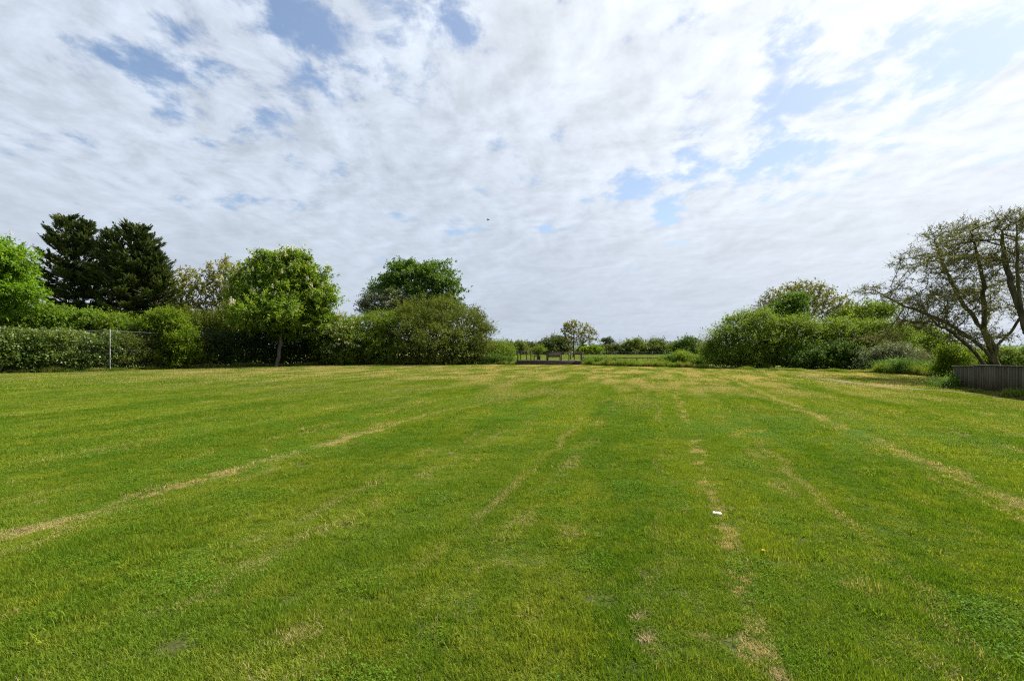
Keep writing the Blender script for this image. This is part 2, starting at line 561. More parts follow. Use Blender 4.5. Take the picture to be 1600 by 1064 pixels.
def turf_colour(N, pos):
    """colour of the turf at a place on the ground: mown strips, lush and starved patches, lines of dead thatch"""
    mp = N.n('ShaderNodeMapping')
    mp.inputs['Rotation'].default_value = (0, 0, R(MOW))
    N.put(mp.inputs['Vector'], pos)
    vu = mp.outputs[0]
    v, u, _ = N.sep(vu)
    strip = N.noise(N.comb(N.m('MULTIPLY', v, 1.25), N.m('MULTIPLY', u, 0.16), 0), 1.0, 4.0, 0.55)
    patch = N.noise(pos, 0.55, 4.0, 0.6)
    small = N.noise(pos, 2.6, 5.0, 0.65)
    tiny = N.noise(pos, 14.0, 3.0, 0.6)
    f = N.m('ADD', N.m('ADD', N.m('MULTIPLY', strip, .40), N.m('MULTIPLY', patch, .36)), N.m('MULTIPLY', small, .24))
    green = N.mix(N.step(f, .40, .62), LUSH, LIGHT)
    green = N.mix(N.step(tiny, .42, .68, 0, .5), green, (.045, .105, .010))
    green = N.mix(N.step(small, .5, .68, 0, .3), green, (.26, .29, .05))
    wob = N.m('SUBTRACT', N.noise(N.comb(0.0, u, 0.0), 0.55, 4.0, .6), 0.5)
    gate = N.noise(pos, 0.85, 5.0, .68)
    gate2 = N.noise(pos, 1.9, 5.0, .7)
    rag = N.noise(pos, 3.3, 5.0, .7)
    dry_or_lit = None
    for i, (v0, wd, st) in enumerate(DRY_LINES):
        dv = N.m('ABSOLUTE', N.m('SUBTRACT', N.m('ADD', v, N.m('MULTIPLY', wob, 0.55 if i % 2 else -0.45)), v0))
        k = N.step(N.m('ADD', dv, N.m('MULTIPLY', N.m('SUBTRACT', rag, .5), .75)), wd * .35, wd * 1.6, st, 0.0)
        k = N.m('MULTIPLY', k, N.step(gate if i != 3 else gate2, *((.36, .5) if i in (0, 5) else (.44, .60))))
        if i == 0:
            k = N.m('MULTIPLY', k, N.step(u, 7.0, 13.0, 1.0, .2))
        dry_or_lit = k if dry_or_lit is None else N.m('MAXIMUM', dry_or_lit, k)
    blotch = N.step(N.m('ADD', N.m('MULTIPLY', strip, .4), N.m('MULTIPLY', N.noise(pos, 1.35, 5.0, .66), .6)), .555, .70, 0, .75)
    dry_or_lit = N.m('MAXIMUM', dry_or_lit, blotch)
    # borders between the mower's passes, where cuttings dried in thin rows
    ph = N.m('ADD', N.m('MULTIPLY', v, math.pi / 1.62), N.m('MULTIPLY', wob, 1.4))
    row = N.step(N.m('ADD', N.m('ABSOLUTE', N.m('SINE', ph)), N.m('MULTIPLY', N.m('SUBTRACT', rag, .5), .5)), .0, .24, .42, 0.0)
    row = N.m('MULTIPLY', row, N.step(N.noise(N.comb(v, N.m('MULTIPLY', u, .35), 7.7), .8, 4.0, .6), .42, .62))
    dry_or_lit = N.m('MAXIMUM', dry_or_lit, row)
    pas = N.step(N.m('SINE', N.m('MULTIPLY', ph, 1.0)), -.35, .35)
    green = N.mix(N.m('MULTIPLY', pas, .22), green, (.235, .30, .04))
    # wide straw swathes farther off: pale lit tips of the grazing view, painted in
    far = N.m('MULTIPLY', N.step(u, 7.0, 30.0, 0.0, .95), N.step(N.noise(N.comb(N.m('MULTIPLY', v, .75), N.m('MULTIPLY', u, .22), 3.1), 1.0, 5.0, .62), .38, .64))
    dry_or_lit = N.m('MAXIMUM', dry_or_lit, far)
    return green, dry_or_lit


LUSH, LIGHT = (.106, .199, .013), (.224, .280, .026)
STRAW, STRAW2 = (.35, .30, .11), (.46, .37, .18)


def ground_mat():
    m = bpy.data.materials.new('turf')
    m.use_nodes = True
    N = Nodes(m.node_tree)
    pos = N.n('ShaderNodeNewGeometry').outputs['Position']
    green, dry_or_lit = turf_colour(N, pos)
    soil = N.noise(pos, 22.0, 4.0, .6)
    c = N.mix(dry_or_lit, N.mix(.35, N.vm('SCALE', green, .42), (.035, .040, .012)), N.mix(.4, STRAW, (.11, .085, .05)))
    c = N.mix(N.step(soil, .40, .66, .15, .75), c, (.055, .048, .024))
    bs = N.n('ShaderNodeBsdfPrincipled')
    N.put(bs.inputs['Base Color'], c)
    bs.inputs['Roughness'].default_value = .95
    bs.inputs['Specular IOR Level'].default_value = .1
    bp = N.n('ShaderNodeBump')
    bp.inputs['Strength'].default_value = .8
    bp.inputs['Distance'].default_value = .03
    N.put(bp.inputs['Height'], N.noise(pos, 30.0, 4.0, .7))
    m.node_tree.links.new(bp.outputs[0], bs.inputs['Normal'])
    out = N.n('ShaderNodeOutputMaterial')
    m.node_tree.links.new(bs.outputs[0], out.inputs[0])
    return m


def blade_mat(name, mode):
    m = bpy.data.materials.new(name)
    m.use_nodes = True
    N = Nodes(m.node_tree)
    pos = N.n('ShaderNodeNewGeometry').outputs['Position']
    flat = N.vm('MULTIPLY', pos, (1, 1, 0))
    t = N.n('ShaderNodeAttribute', attribute_name='tint').outputs['Fac']
    if mode == 'turf':
        green, dry_or_lit = turf_colour(N, flat)
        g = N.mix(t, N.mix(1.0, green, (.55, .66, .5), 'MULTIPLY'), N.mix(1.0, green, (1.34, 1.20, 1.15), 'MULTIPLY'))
        is_dry_or_lit = N.step(N.m('ADD', N.m('MULTIPLY', dry_or_lit, 1.15), N.m('MULTIPLY', N.m('SUBTRACT', t, .5), 1.1)), .46, .74)
        c = N.mix(is_dry_or_lit, g, N.mix(t, STRAW, STRAW2))
    elif mode == 'clover':
        c = N.mix(t, (.050, .125, .008), (.14, .25, .02))
    elif mode == 'straw':
        c = N.mix(t, (.22, .155, .08), (.48, .36, .21))
    else:
        n = N.noise(flat, .5, 3.0, .6)
        c = N.mix(N.step(n, .35, .65), N.mix(t, (.06, .125, .014), (.15, .235, .03)), N.mix(t, (.13, .165, .025), (.29, .29, .085)))
    bs = N.n('ShaderNodeBsdfPrincipled')
    N.put(bs.inputs['Base Color'], c)
    bs.inputs['Roughness'].default_value = .6
    bs.inputs['Specular IOR Level'].default_value = .05
    tr = N.n('ShaderNodeBsdfTranslucent')
    N.put(tr.inputs[0], N.mix(1.0, c, (1.3, 1.25, .6), 'MULTIPLY'))
    mx = N.n('ShaderNodeMixShader')
    mx.inputs[0].default_value = .42
    m.node_tree.links.new(bs.outputs[0], mx.inputs[1])
    m.node_tree.links.new(tr.outputs[0], mx.inputs[2])
    out = N.n('ShaderNodeOutputMaterial')
    m.node_tree.links.new(mx.outputs[0], out.inputs[0])
    return m


def meadow_mat():
    m = bpy.data.materials.new('meadow')
    m.use_nodes = True
    N = Nodes(m.node_tree)
    pos = N.n('ShaderNodeNewGeometry').outputs['Position']
    a = N.noise(N.vm('MULTIPLY', pos, (.5, 1, 1)), .25, 6.0, .65)
    b = N.noise(pos, 1.6, 5.0, .7)
    c = N.mix(N.step(a, .38, .62), (.14, .185, .030), (.29, .29, .085))
    c = N.mix(N.step(b, .4, .7, 0, .6), c, (.10, .15, .03))
    bs = N.n('ShaderNodeBsdfPrincipled')
    N.put(bs.inputs['Base Color'], c)
    bs.inputs['Roughness'].default_value = 1
    bs.inputs['Specular IOR Level'].default_value = .05
    bp = N.n('ShaderNodeBump')
    bp.inputs['Distance'].default_value = .15
    N.put(bp.inputs['Height'], b)
    m.node_tree.links.new(bp.outputs[0], bs.inputs['Normal'])
    out = N.n('ShaderNodeOutputMaterial')
    m.node_tree.links.new(bs.outputs[0], out.inputs[0])
    return m


def earth_mat():
    m = bpy.data.materials.new('trodden_earth')
    m.use_nodes = True
    N = Nodes(m.node_tree)
    pos = N.n('ShaderNodeNewGeometry').outputs['Position']
    a = N.noise(pos, 1.1, 6.0, .68)
    c = N.mix(N.step(a, .36, .64), (.16, .10, .066), (.235, .158, .108))
    c = N.mix(N.step(N.noise(pos, 2.3, 5.0, .7), .43, .58, 0, .9), c, (.065, .095, .015))
    bs = N.n('ShaderNodeBsdfPrincipled')
    N.put(bs.inputs['Base Color'], c)
    bs.inputs['Roughness'].default_value = .95
    bs.inputs['Specular IOR Level'].default_value = .1
    out = N.n('ShaderNodeOutputMaterial')
    m.node_tree.links.new(bs.outputs[0], out.inputs[0])
    return m


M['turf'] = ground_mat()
M['meadow'] = meadow_mat()
M['earth'] = earth_mat()
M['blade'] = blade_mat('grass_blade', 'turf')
M['clover'] = blade_mat('clover_leaf', 'clover')
M['straw'] = blade_mat('dead_grass', 'straw')
M['tall'] = blade_mat('tall_grass_blade', 'tall')

# ------------------------------------------------------------------ the ground
gv = np.array([(-3000, -300, -.004), (3000, -300, -.004), (3000, 3500, -.004), (-3000, 3500, -.004)])
tag(link('ground', mesh('ground', gv, quads=[(0, 1, 2, 3)]), M['meadow']), kind='structure')

EDGE = [G(-150, 588), G(0, 584.2), G(90, 582), G(172, 580), G(260, 577), G(350, 574.5), G(430, 572.5), G(500, 571), G(580, 570),
        G(680, 569.5), G(767, 569.5), G(800, 570), G(860, 570.4), G(915, 570.8), G(970, 572.5), G(1050, 574), G(1108, 576), G(1170, 578),
        G(1225, 579), G(1300, 581), G(1370, 583), G(1430, 586.5), G(1478, 590), G(1530, 592), G(1620, 597), G(1720, 600)]
poly = [(-70, -15, 0), (70, -15, 0), (70, 20, 0)] + [tuple(e) for e in EDGE[::-1]] + [(-60, 20, 0)]
me = bpy.data.meshes.new('lawn')
me.from_pydata(poly, [], [list(range(len(poly)))])
tag(link('lawn', me, M['turf']), kind='structure')


def strip(name, pts, widths, mat, z):
    P = np.array([(p[0], p[1], z) for p in pts])
    T = unit(np.gradient(P, axis=0))
    S = np.stack([T[:, 1], -T[:, 0], np.zeros(len(P))], 1)
    w = np.asarray(widths)[:, None] * .5
    V = np.concatenate([P + S * w, P - S * w])
    n = len(P)
    Q = [(i, i + 1, n + i + 1, n + i) for i in range(n - 1)]
    return link(name, mesh(name, V, quads=Q), mat)


def smooth_line(pts, m=12):
    pts = np.asarray(pts, float)
    t = np.linspace(0, len(pts) - 1, (len(pts) - 1) * m + 1)
    out = []
    for q in t:
        i = min(int(q), len(pts) - 2); f = q - i
        p0, p1, p2, p3 = pts[max(i - 1, 0)], pts[i], pts[i + 1], pts[min(i + 2, len(pts) - 1)]
        out.append(.5 * ((2 * p1) + (-p0 + p2) * f + (2 * p0 - 5 * p1 + 4 * p2 - p3) * f * f + (-p0 + 3 * p1 - 3 * p2 + p3) * f ** 3))
    return np.array(out)


pl = smooth_line([G(1222, 584.2), G(1265, 588), G(1300, 594), G(1340, 599.5), G(1400, 606), G(1470, 611.5), G(1530, 616), G(1600, 625), G(1660, 633)])
rgp = rng_of(5)
pw = .75 + .25 * np.sin(np.arange(len(pl)) * 1.3) * rgp.random(len(pl)) + .25 * rgp.random(len(pl))
pw *= np.interp(np.linspace(0, 1, len(pl)), [0, .2, .5, .7, 1], [.3, .8, .75, .35, .25])
tag(strip('dirt_path', pl, pw, M['earth'], .022), kind='structure')

# ------------------------------------------------------------------ grass, built as blades
HIDDEN = {}


def source(group, name, me, mat):
    me.materials.append(mat)
    o = bpy.data.objects.new(name, me)
    c = HIDDEN.setdefault(group, bpy.data.collections.new(group))
    c.objects.link(o)
    return o


def tuft(seed, n, rad, w, h, lean=.5, tipbend=.4, hv=.35):
    rg = rng_of(seed)
    a = rg.uniform(0, 6.283, n); q = rad * np.sqrt(rg.random(n)) * rg.uniform(.75, 1.1, n)
    B = np.stack([np.cos(a) * q, np.sin(a) * q, np.full(n, -.004)], 1)
    az = rg.uniform(0, 6.283, n)
    ln = np.abs(rg.normal(size=n)) * lean
    D = unit(np.stack([np.cos(az) * ln, np.sin(az) * ln, np.ones(n)], 1))
    S = unit(np.stack([-np.sin(az + rg.normal(size=n) * .6), np.cos(az + rg.normal(size=n) * .6), np.zeros(n)], 1))
    H = (h * (1 - hv + 2 * hv * rg.random(n)))[:, None]
    ww = (w * rg.uniform(.7, 1.3, n))[:, None]
    mid = B + D * H * .6
    tip = mid + (unit(D + np.stack([np.cos(az), np.sin(az), -np.full(n, .2)], 1) * tipbend * rg.random(n)[:, None] * 2)) * H * .5
    V = np.stack([B - S * ww * .5, B + S * ww * .5, mid + S * ww * .42, mid - S * ww * .42, tip], 1).reshape(-1, 3)
    i = np.arange(n)[:, None] * 5
    tq = rg.random(n)
    return mesh('tuft', V, quads=i + np.array([[0, 1, 2, 3]]), tris=i + np.array([[3, 2, 4]]), tint=np.concatenate([tq, tq]))


def clover(seed, n, rad):
    rg = rng_of(seed)
    a = rg.uniform(0, 6.283, n); q = rad * np.sqrt(rg.random(n))
    C = np.stack([np.cos(a) * q, np.sin(a) * q, rg.uniform(.012, .04, n)], 1)
    D = rg.normal(size=(n, 3)) * np.array([1, 1, .25])
    V, Q = leaves(rg, C, D, np.array([0, 0, 1.0]) + rg.normal(size=(n, 3)) * .35, rg.uniform(.007, .016, n), rg.uniform(.006, .013, n), .1)
    return mesh('clover', V, quads=Q, tint=rg.random(n))


def thatch(seed, n, rad):
    rg = rng_of(seed)
    a = rg.uniform(0, 6.283, n); q = rad * np.abs(rg.normal(size=n)) * .6
    C = np.stack([np.cos(a) * q * 1.5, np.sin(a) * q, rg.uniform(.015, .045, n) * np.exp(-(q / rad) ** 2) + .008], 1)
    az = rg.normal(size=n) * .8
    D = unit(np.stack([np.cos(az), np.sin(az), rg.normal(size=n) * .22], 1))
    V, Q = leaves(rg, C, D, np.array([0, 0, 1.0]) + rg.normal(size=(n, 3)) * .4, rg.uniform(.04, .11, n), rg.uniform(.002, .0045, n), .1)
    return mesh('thatch', V, quads=Q, tint=rg.random(n))


for k in range(9):
    source('near_turf', 'near_turf_%d' % k, tuft(100 + k, 260, .105, .0040, .034, .6), M['blade'])
for k in range(8):
    source('mid_turf', 'mid_turf_%d' % k, tuft(120 + k, 420, .25, .0078, .042, .6), M['blade'])
for k in range(4):
    source('far_turf', 'far_turf_%d' % k, tuft(140 + k, 1500, 1.1, .018, .055, .6), M['blade'])
for k in range(3):
    source('clover_mat', 'clover_mat_%d' % k, clover(160 + k, 420, .18), M['clover'])
for k in range(4):
    source('thatch', 'thatch_%d' % k, thatch(170 + k, 150, .12), M['straw'])
for k in range(4):
    source('coarse_tuft', 'coarse_tuft_%d' % k, tuft(180 + k, 60, .085, .0075, .075, .85, .7), M['blade'])
for k in range(5):
    source('tall_tuft', 'tall_tuft_%d' % k, tuft(190 + k, 170, .24, .016, .30, .45, .5), M['tall'])


def vnoise(P, scale, seed):
    """smooth value noise on the plane"""
    rg = rng_of(seed)
    T = rg.random((256, 256))
    q = P[:, :2] * scale + 1000
    i = np.floor(q).astype(int); f = q - i
    f = f * f * (3 - 2 * f)
    a = i[:, 0] % 256; b = i[:, 1] % 256; a1 = (a + 1) % 256; b1 = (b + 1) % 256
    return (T[a, b] * (1 - f[:, 0]) + T[a1, b] * f[:, 0]) * (1 - f[:, 1]) + (T[a, b1] * (1 - f[:, 0]) + T[a1, b1] * f[:, 0]) * f[:, 1]


def scatter(name, group, P, scl, seed, kind='stuff', rot=None):
    rg = rng_of(seed)
    n = len(P)
    me = bpy.data.meshes.new(name)
    me.vertices.add(n)
    me.vertices.foreach_set('co', np.asarray(P, np.float32).ravel())
    for an, ty, data, key in (('rot', 'FLOAT', rg.uniform(0, 6.283, n) if rot is None else rot, 'value'), ('scl', 'FLOAT_VECTOR', scl, 'vector'),
                              ('pick', 'INT', rg.integers(0, 64, n), 'value')):
        a = me.attributes.new(an, ty, 'POINT')
        a.data.foreach_set(key, np.asarray(data, np.int32 if ty == 'INT' else np.float32).ravel())
    o = link(name, me)
    tag(o, kind=kind)
    ng = bpy.data.node_groups.new('scatter_' + name, 'GeometryNodeTree')
    ng.interface.new_socket('Geometry', in_out='INPUT', socket_type='NodeSocketGeometry')
    ng.interface.new_socket('Geometry', in_out='OUTPUT', socket_type='NodeSocketGeometry')
    nd, lk = ng.nodes.new, ng.links.new
    gi, go = nd('NodeGroupInput'), nd('NodeGroupOutput')
    ci = nd('GeometryNodeCollectionInfo')
    ci.inputs['Collection'].default_value = HIDDEN[group]
    ci.inputs['Separate Children'].default_value = True
    ci.inputs['Reset Children'].default_value = True
    ip = nd('GeometryNodeInstanceOnPoints')
    ip.inputs['Pick Instance'].default_value = True

    def att(nm, ty):
        q = nd('GeometryNodeInputNamedAttribute')
        q.data_type = ty
        q.inputs[0].default_value = nm
        return q.outputs[0]
    cx = nd('ShaderNodeCombineXYZ')
    lk(att('rot', 'FLOAT'), cx.inputs[2])
    e2r = nd('FunctionNodeEulerToRotation')
    lk(cx.outputs[0], e2r.inputs[0])
    lk(gi.outputs[0], ip.inputs['Points'])
    lk(ci.outputs[0], ip.inputs['Instance'])
    lk(att('pick', 'INT'), ip.inputs['Instance Index'])
    lk(e2r.outputs[0], ip.inputs['Rotation'])
    lk(att('scl', 'FLOAT_VECTOR'), ip.inputs['Scale'])
    lk(ip.outputs[0], go.inputs[0])
    md = o.modifiers.new('scatter', 'NODES')
    md.node_group = ng
    return o


EX = np.array([e[0] for e in EDGE]); EY = np.array([e[1] for e in EDGE])


def edge_y(x):
    return np.interp(x, EX[np.argsort(EX)], EY[np.argsort(EX)])


pthx = pl[:, :2]


def off_path(P, d=.3):
    D = np.linalg.norm(P[:, None, :2] - pthx[None], axis=2).min(1)
    return D > d


def field_points(sp, y0, y1, seed, margin=3.0):
    rg = rng_of(seed)
    xs = np.arange(-1.16 * y1 - margin, 1.16 * y1 + margin, sp)
    ys = np.arange(-1, y1 + sp, sp)
    X, Y = np.meshgrid(xs, ys)
    P = np.stack([X.ravel(), Y.ravel(), np.zeros(X.size)], 1)
    P[:, :2] += rg.uniform(-.5, .5, (len(P), 2)) * sp * 1.1
    r = np.hypot(P[:, 0], P[:, 1])
    ok = (np.abs(P[:, 0]) < 1.14 * np.maximum(P[:, 1], 0) + margin) & (r < y1) & (r >= y0)
    ok &= P[:, 1] < edge_y(P[:, 0]) - .1
    return P[ok]


def vcoord(P):
    c, s = math.cos(R(MOW)), math.sin(R(MOW))
    return P[:, 0] * c - P[:, 1] * s


def turf_scale(P, seed):
    h = .40 + .7 * vnoise(P, .9, seed) * (.4 + vnoise(P, 3.5, seed + 1)) + .9 * np.clip(vnoise(P, 2.7, seed + 2) * vnoise(P, 7.5, seed + 3) - .22, 0, 1) + .5 * (vnoise(P, 5.0, seed + 4) - .5) + .2 * rng_of(seed).normal(size=len(P))
    h = np.clip(h, .35, 1.9)
    v = vcoord(P)
    for v0, wd, st in DRY_LINES[:8]:
        h *= 1 - .4 * st * np.exp(-((v - v0) / (wd * 1.4)) ** 2)
    return np.stack([np.ones(len(P)), np.ones(len(P)), h], 1)


def concat_scale(P, s):
    return np.repeat(np.asarray(s)[:, None], 3, 1)


P = field_points(.085, 0, 9.5, 11)
P = P[vnoise(P, 4.2, 71) * vnoise(P, 9.0, 72) > .04]
scatter('grass', 'near_turf', P, turf_scale(P, 3), 21)
P = field_points(.215, 9.2, 26, 12); P = P[off_path(P, .45)]
scatter('grass', 'mid_turf', P, turf_scale(P, 3), 22)
P = field_points(.95, 25, 64, 13); P = P[off_path(P, .5)]
scatter('grass', 'far_turf', P, turf_scale(P, 3) * np.array([1, 1, .9]), 23)
P = field_points(.16, 0, 13, 14)
kk = vnoise(P, .55, 31) * .6 + vnoise(P, 2.1, 32) * .4 + .10 * np.clip(P[:, 0] / 6, 0, 1)
P = P[rng_of(33).random(len(P)) < np.clip((kk - .5) * 1.0, .01, .25)]
scatter('clover_patches', 'clover_mat', P, concat_scale(P, rng_of(34).uniform(.8, 1.4, len(P))), 24)
P = field_points(.20, 0, 14, 15)
kk = vnoise(P, .7, 41) * vnoise(P, 2.6, 42)
P = P[(kk > .30) | (rng_of(43).random(len(P)) < .10)]
scatter('coarse_grass', 'coarse_tuft', P, concat_scale(P, rng_of(44).uniform(.45, 1.0, len(P))), 25)
P = field_points(.13, 0, 17, 16)
v = vcoord(P)
pr = np.zeros(len(P))
for i, (v0, wd, st) in enumerate(DRY_LINES[:8]):
    pr = np.maximum(pr, st * np.exp(-((v - v0 + (vnoise(P, .6, 50 + i) - .5) * .35) / (wd * .8)) ** 2))
pr *= np.clip((vnoise(P, .8, 61) - .42) * 3, 0, 1)
pr = np.maximum(pr * .75, .5 * (vnoise(P, 1.5, 62) * vnoise(P, 4.0, 63) > .78))
pr = np.maximum(pr, .55 * np.clip(vnoise(P, .5, 67) + .45 * ((P[:, 0] > .4) & (P[:, 0] < 2.6) & (P[:, 1] < 5)) - .75, 0, 1) * np.clip(vnoise(P, 4.0, 68) * 2 - .9, 0, 1))
P = P[rng_of(64).random(len(P)) < pr * .55]
scatter('dead_grass', 'thatch', P, concat_scale(P, rng_of(65).uniform(.3, .8, len(P))) * np.array([1.25, .8, .6]), 26, rot=R(90 - MOW) + rng_of(66).normal(size=len(P)) * .7)

# rough unmown fringe along the edge of the field
rg = rng_of(70)
PP = []
for a, b in zip(EDGE[:-1], EDGE[1:]):
    n = int(np.linalg.norm(b - a) * 14)
    t = rg.random(n)[:, None]
    q = a + (b - a) * t
    q[:, 1] += np.abs(rg.normal(size=n)) * .55 - .05
    PP.append(q)
P = np.concatenate(PP)
px = P[:, 0] / P[:, 1] * F + 800
hgt = np.interp(px, [0, 300, 480, 600, 740, 800, 905, 920, 1100, 1120, 1360, 1380, 1480, 1700], [.6, .45, .7, .25, .45, .9, .5, 1.1, 1.0, .4, .4, 1.2, 1.1, .8])
fa, fb_ = G(1494, 608), G(1650, 629)
tq = rg.random(90)
Pf = fa + (fb_ - fa) * tq[:, None] + np.stack([-.06 - np.abs(rg.normal(size=90)) * .07, np.zeros(90), np.zeros(90)], 1)
P = np.concatenate([P, Pf]); px = np.concatenate([px, np.full(90, 1500.0)]); hgt = np.concatenate([hgt, .16 + .28 * (rg.random(90) < .2)])
P = P[(px < 806) | (px > 912)]; hgt = hgt[(px < 806) | (px > 912)]
scatter('rough_grass', 'tall_tuft', P, np.stack([np.ones(len(P)), np.ones(len(P)), hgt * (.45 + 1.5 * vnoise(P, 1.1, 73)) * rg.uniform(.6, 1.4, len(P))], 1), 27)
n = 9000
P = np.stack([rg.uniform(-6, 34, n), rg.uniform(49, 100, n), np.zeros(n)], 1)
P = P[P[:, 1] > edge_y(P[:, 0]) + .5]
scatter('meadow_grass', 'tall_tuft', P, np.stack([np.full(len(P), 2.0), np.full(len(P), 2.0), rg.uniform(.5, 1.3, len(P))], 1), 28)


# ------------------------------------------------------------------ plants
def plant(name, label, cat, blobs, base, Y, mat, dens, length, k, L, Wd, seed, group=None, stem='trunk', bark='bark', natt=260, step=.5, tip=.012,
          up=.35, depth=.30, lump=.16, fill=.25, spread=1.0, droop=0.0, trunk_to=None, rmax=.15, flower=None, inner=.72, jit=.06, limbs=None, crown='crown', clump=12, knob=6, heart=1.0):
    """a tree or shrub: grown limbs, and a crown of leafy shoots through the outer layer of its masses"""
    rg = rng_of(seed)
    o0 = np.asarray(base, float)
    t = thing(name, label, cat, tuple(o0), group)
    bl = [(c - o0, r) for c, r in blobs]
    if stem == 'stems':          # shrubs are leafy to the ground
        bl = bl + [(np.array([c[0], c[1], c[2] * .45]), np.array([r[0] * .9, r[1] * .9, c[2] * .5])) for c, r in bl if c[2] - r[2] > .15]
    att = inside(rg, bl, natt)
    att = att[att[:, 2] > .2]
    cen = np.mean([c for c, r in bl], axis=0)
    low = min(c[2] - r[2] for c, r in bl)
    top = trunk_to if trunk_to is not None else max(.4, low + .25 * (cen[2] - low))
    lines = [([np.array([0, 0, -.05]), np.array([cen[0] * .25, cen[1] * .25, top * .5]), np.array([cen[0] * .4, cen[1] * .4, top])], None)]
    for lb in (limbs or []):
        lines.append((lb, -1 if False else 2))
    nodes, par = colonize(rg, att, lines, step, step * 8, step * 1.4, 120)
    chains, r, kids = skeleton_chains(nodes, par, tip, rmax=rmax)
    V, Q = tubes(chains, 5)
    link(stem, mesh(stem, V, quads=Q), M[bark], t)
    P, Nn = shell(rg, knobs(rg, bl, knob), dens * .8 / clump, depth * 1.35, lump, inner)
    tb = rg.random(len(P))
    m = clump
    P = np.repeat(P, m, 0); Nn = np.repeat(Nn, m, 0)
    tb = np.clip(np.repeat(tb, m) + rg.normal(size=len(P)) * .15, 0, 1)
    P = P + rg.normal(size=P.shape) * length * np.array([.95, .95, .40]) * (m > 1)
    if fill:
        Pi = inside(rg, bl, int(len(P) * fill))
        P = np.concatenate([P, Pi]); Nn = np.concatenate([Nn, rnd_dirs(rg, len(Pi))]); tb = np.concatenate([tb, rg.random(len(Pi))])
    ok = P[:, 2] > .06
    P, Nn, tb = P[ok], Nn[ok], tb[ok]
    if stem == 'stems':
        for c, r in bl:
            if c[2] - r[2] < .5:
                nn = int(r[0] * r[1] * 3.1 * 7 * (.3 / length))
                a = rg.uniform(0, 6.283, nn); q = np.sqrt(rg.random(nn)) * .92
                Pg = np.stack([c[0] + np.cos(a) * q * r[0], c[1] + np.sin(a) * q * r[1], rg.uniform(.04, .55, nn)], 1)
                P = np.concatenate([P, Pg]); tb = np.concatenate([tb, rg.random(nn)])
                Nn = np.concatenate([Nn, np.stack([np.cos(a), np.sin(a), np.zeros(nn)], 1)])
    A = Nn * .75 + np.array([0, 0, up]) + rg.normal(size=P.shape) * .4
    V, Q, ti = sprigs(rg, P, A, length * rg.uniform(.5, 1.3, len(P)), k, L, Wd, spread, droop, jit=jit, tb=tb)
    if heart:
        hb = [(c, r * .70) for c, r in bl]
        nh = int(sum((r[0] * r[1] * r[2]) ** (2 / 3) for c, r in hb) * 9 * heart / (L * 2.2) ** 2 * (.6 if stem == 'stems' else .35))
        Ph = inside(rg, hb, nh)
        Ph = Ph[Ph[:, 2] > .1]
        Vh, Qh = leaves(rg, Ph, rnd_dirs(rg, len(Ph)), rnd_dirs(rg, len(Ph)) + np.array([0, 0, .5]), L * 2.3, L * 1.7)
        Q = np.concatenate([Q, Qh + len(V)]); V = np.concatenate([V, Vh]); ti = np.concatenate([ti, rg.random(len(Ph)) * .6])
    V[:, 2] = np.maximum(V[:, 2], .02)
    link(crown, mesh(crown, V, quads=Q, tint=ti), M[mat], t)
    if flower:
        blossoms(rg, t, P, Nn, *flower)
    return t


def blossoms(rg, t, P, Nn, n, ln, rad, k, size, where=None):
    """upright candles or clusters of pale petals on the outside of the crown"""
    out = P @ np.array([0, -.6, .8]) > np.quantile(P @ np.array([0, -.6, .8]), .45)      # the upper side facing the viewer
    sel = np.where(out)[0] if where is None else np.where(where(P) & out)[0]
    sel = rg.choice(sel, min(n, len(sel)), replace=False)
    B = P[sel] + Nn[sel] * (.38 if ln > .25 else .2) + np.array([0, 0, .1])
    t_ = rg.random((len(B), k))
    off = rg.normal(size=(len(B), k, 3)) * rad * (1.15 - t_[..., None] * .9)
    off[..., 2] *= .3
    C = B[:, None] + np.array([0, 0, 1.0]) * (t_ * ln)[..., None] + off
    C = C.reshape(-1, 3)
    V, Q = leaves(rg, C, rnd_dirs(rg, len(C)) + np.array([0, 0, .3]), rnd_dirs(rg, len(C)), size, size * .9)
    link('blossoms', mesh('blossoms', V, quads=Q, tint=rg.random(len(C))), M['petal'], t)


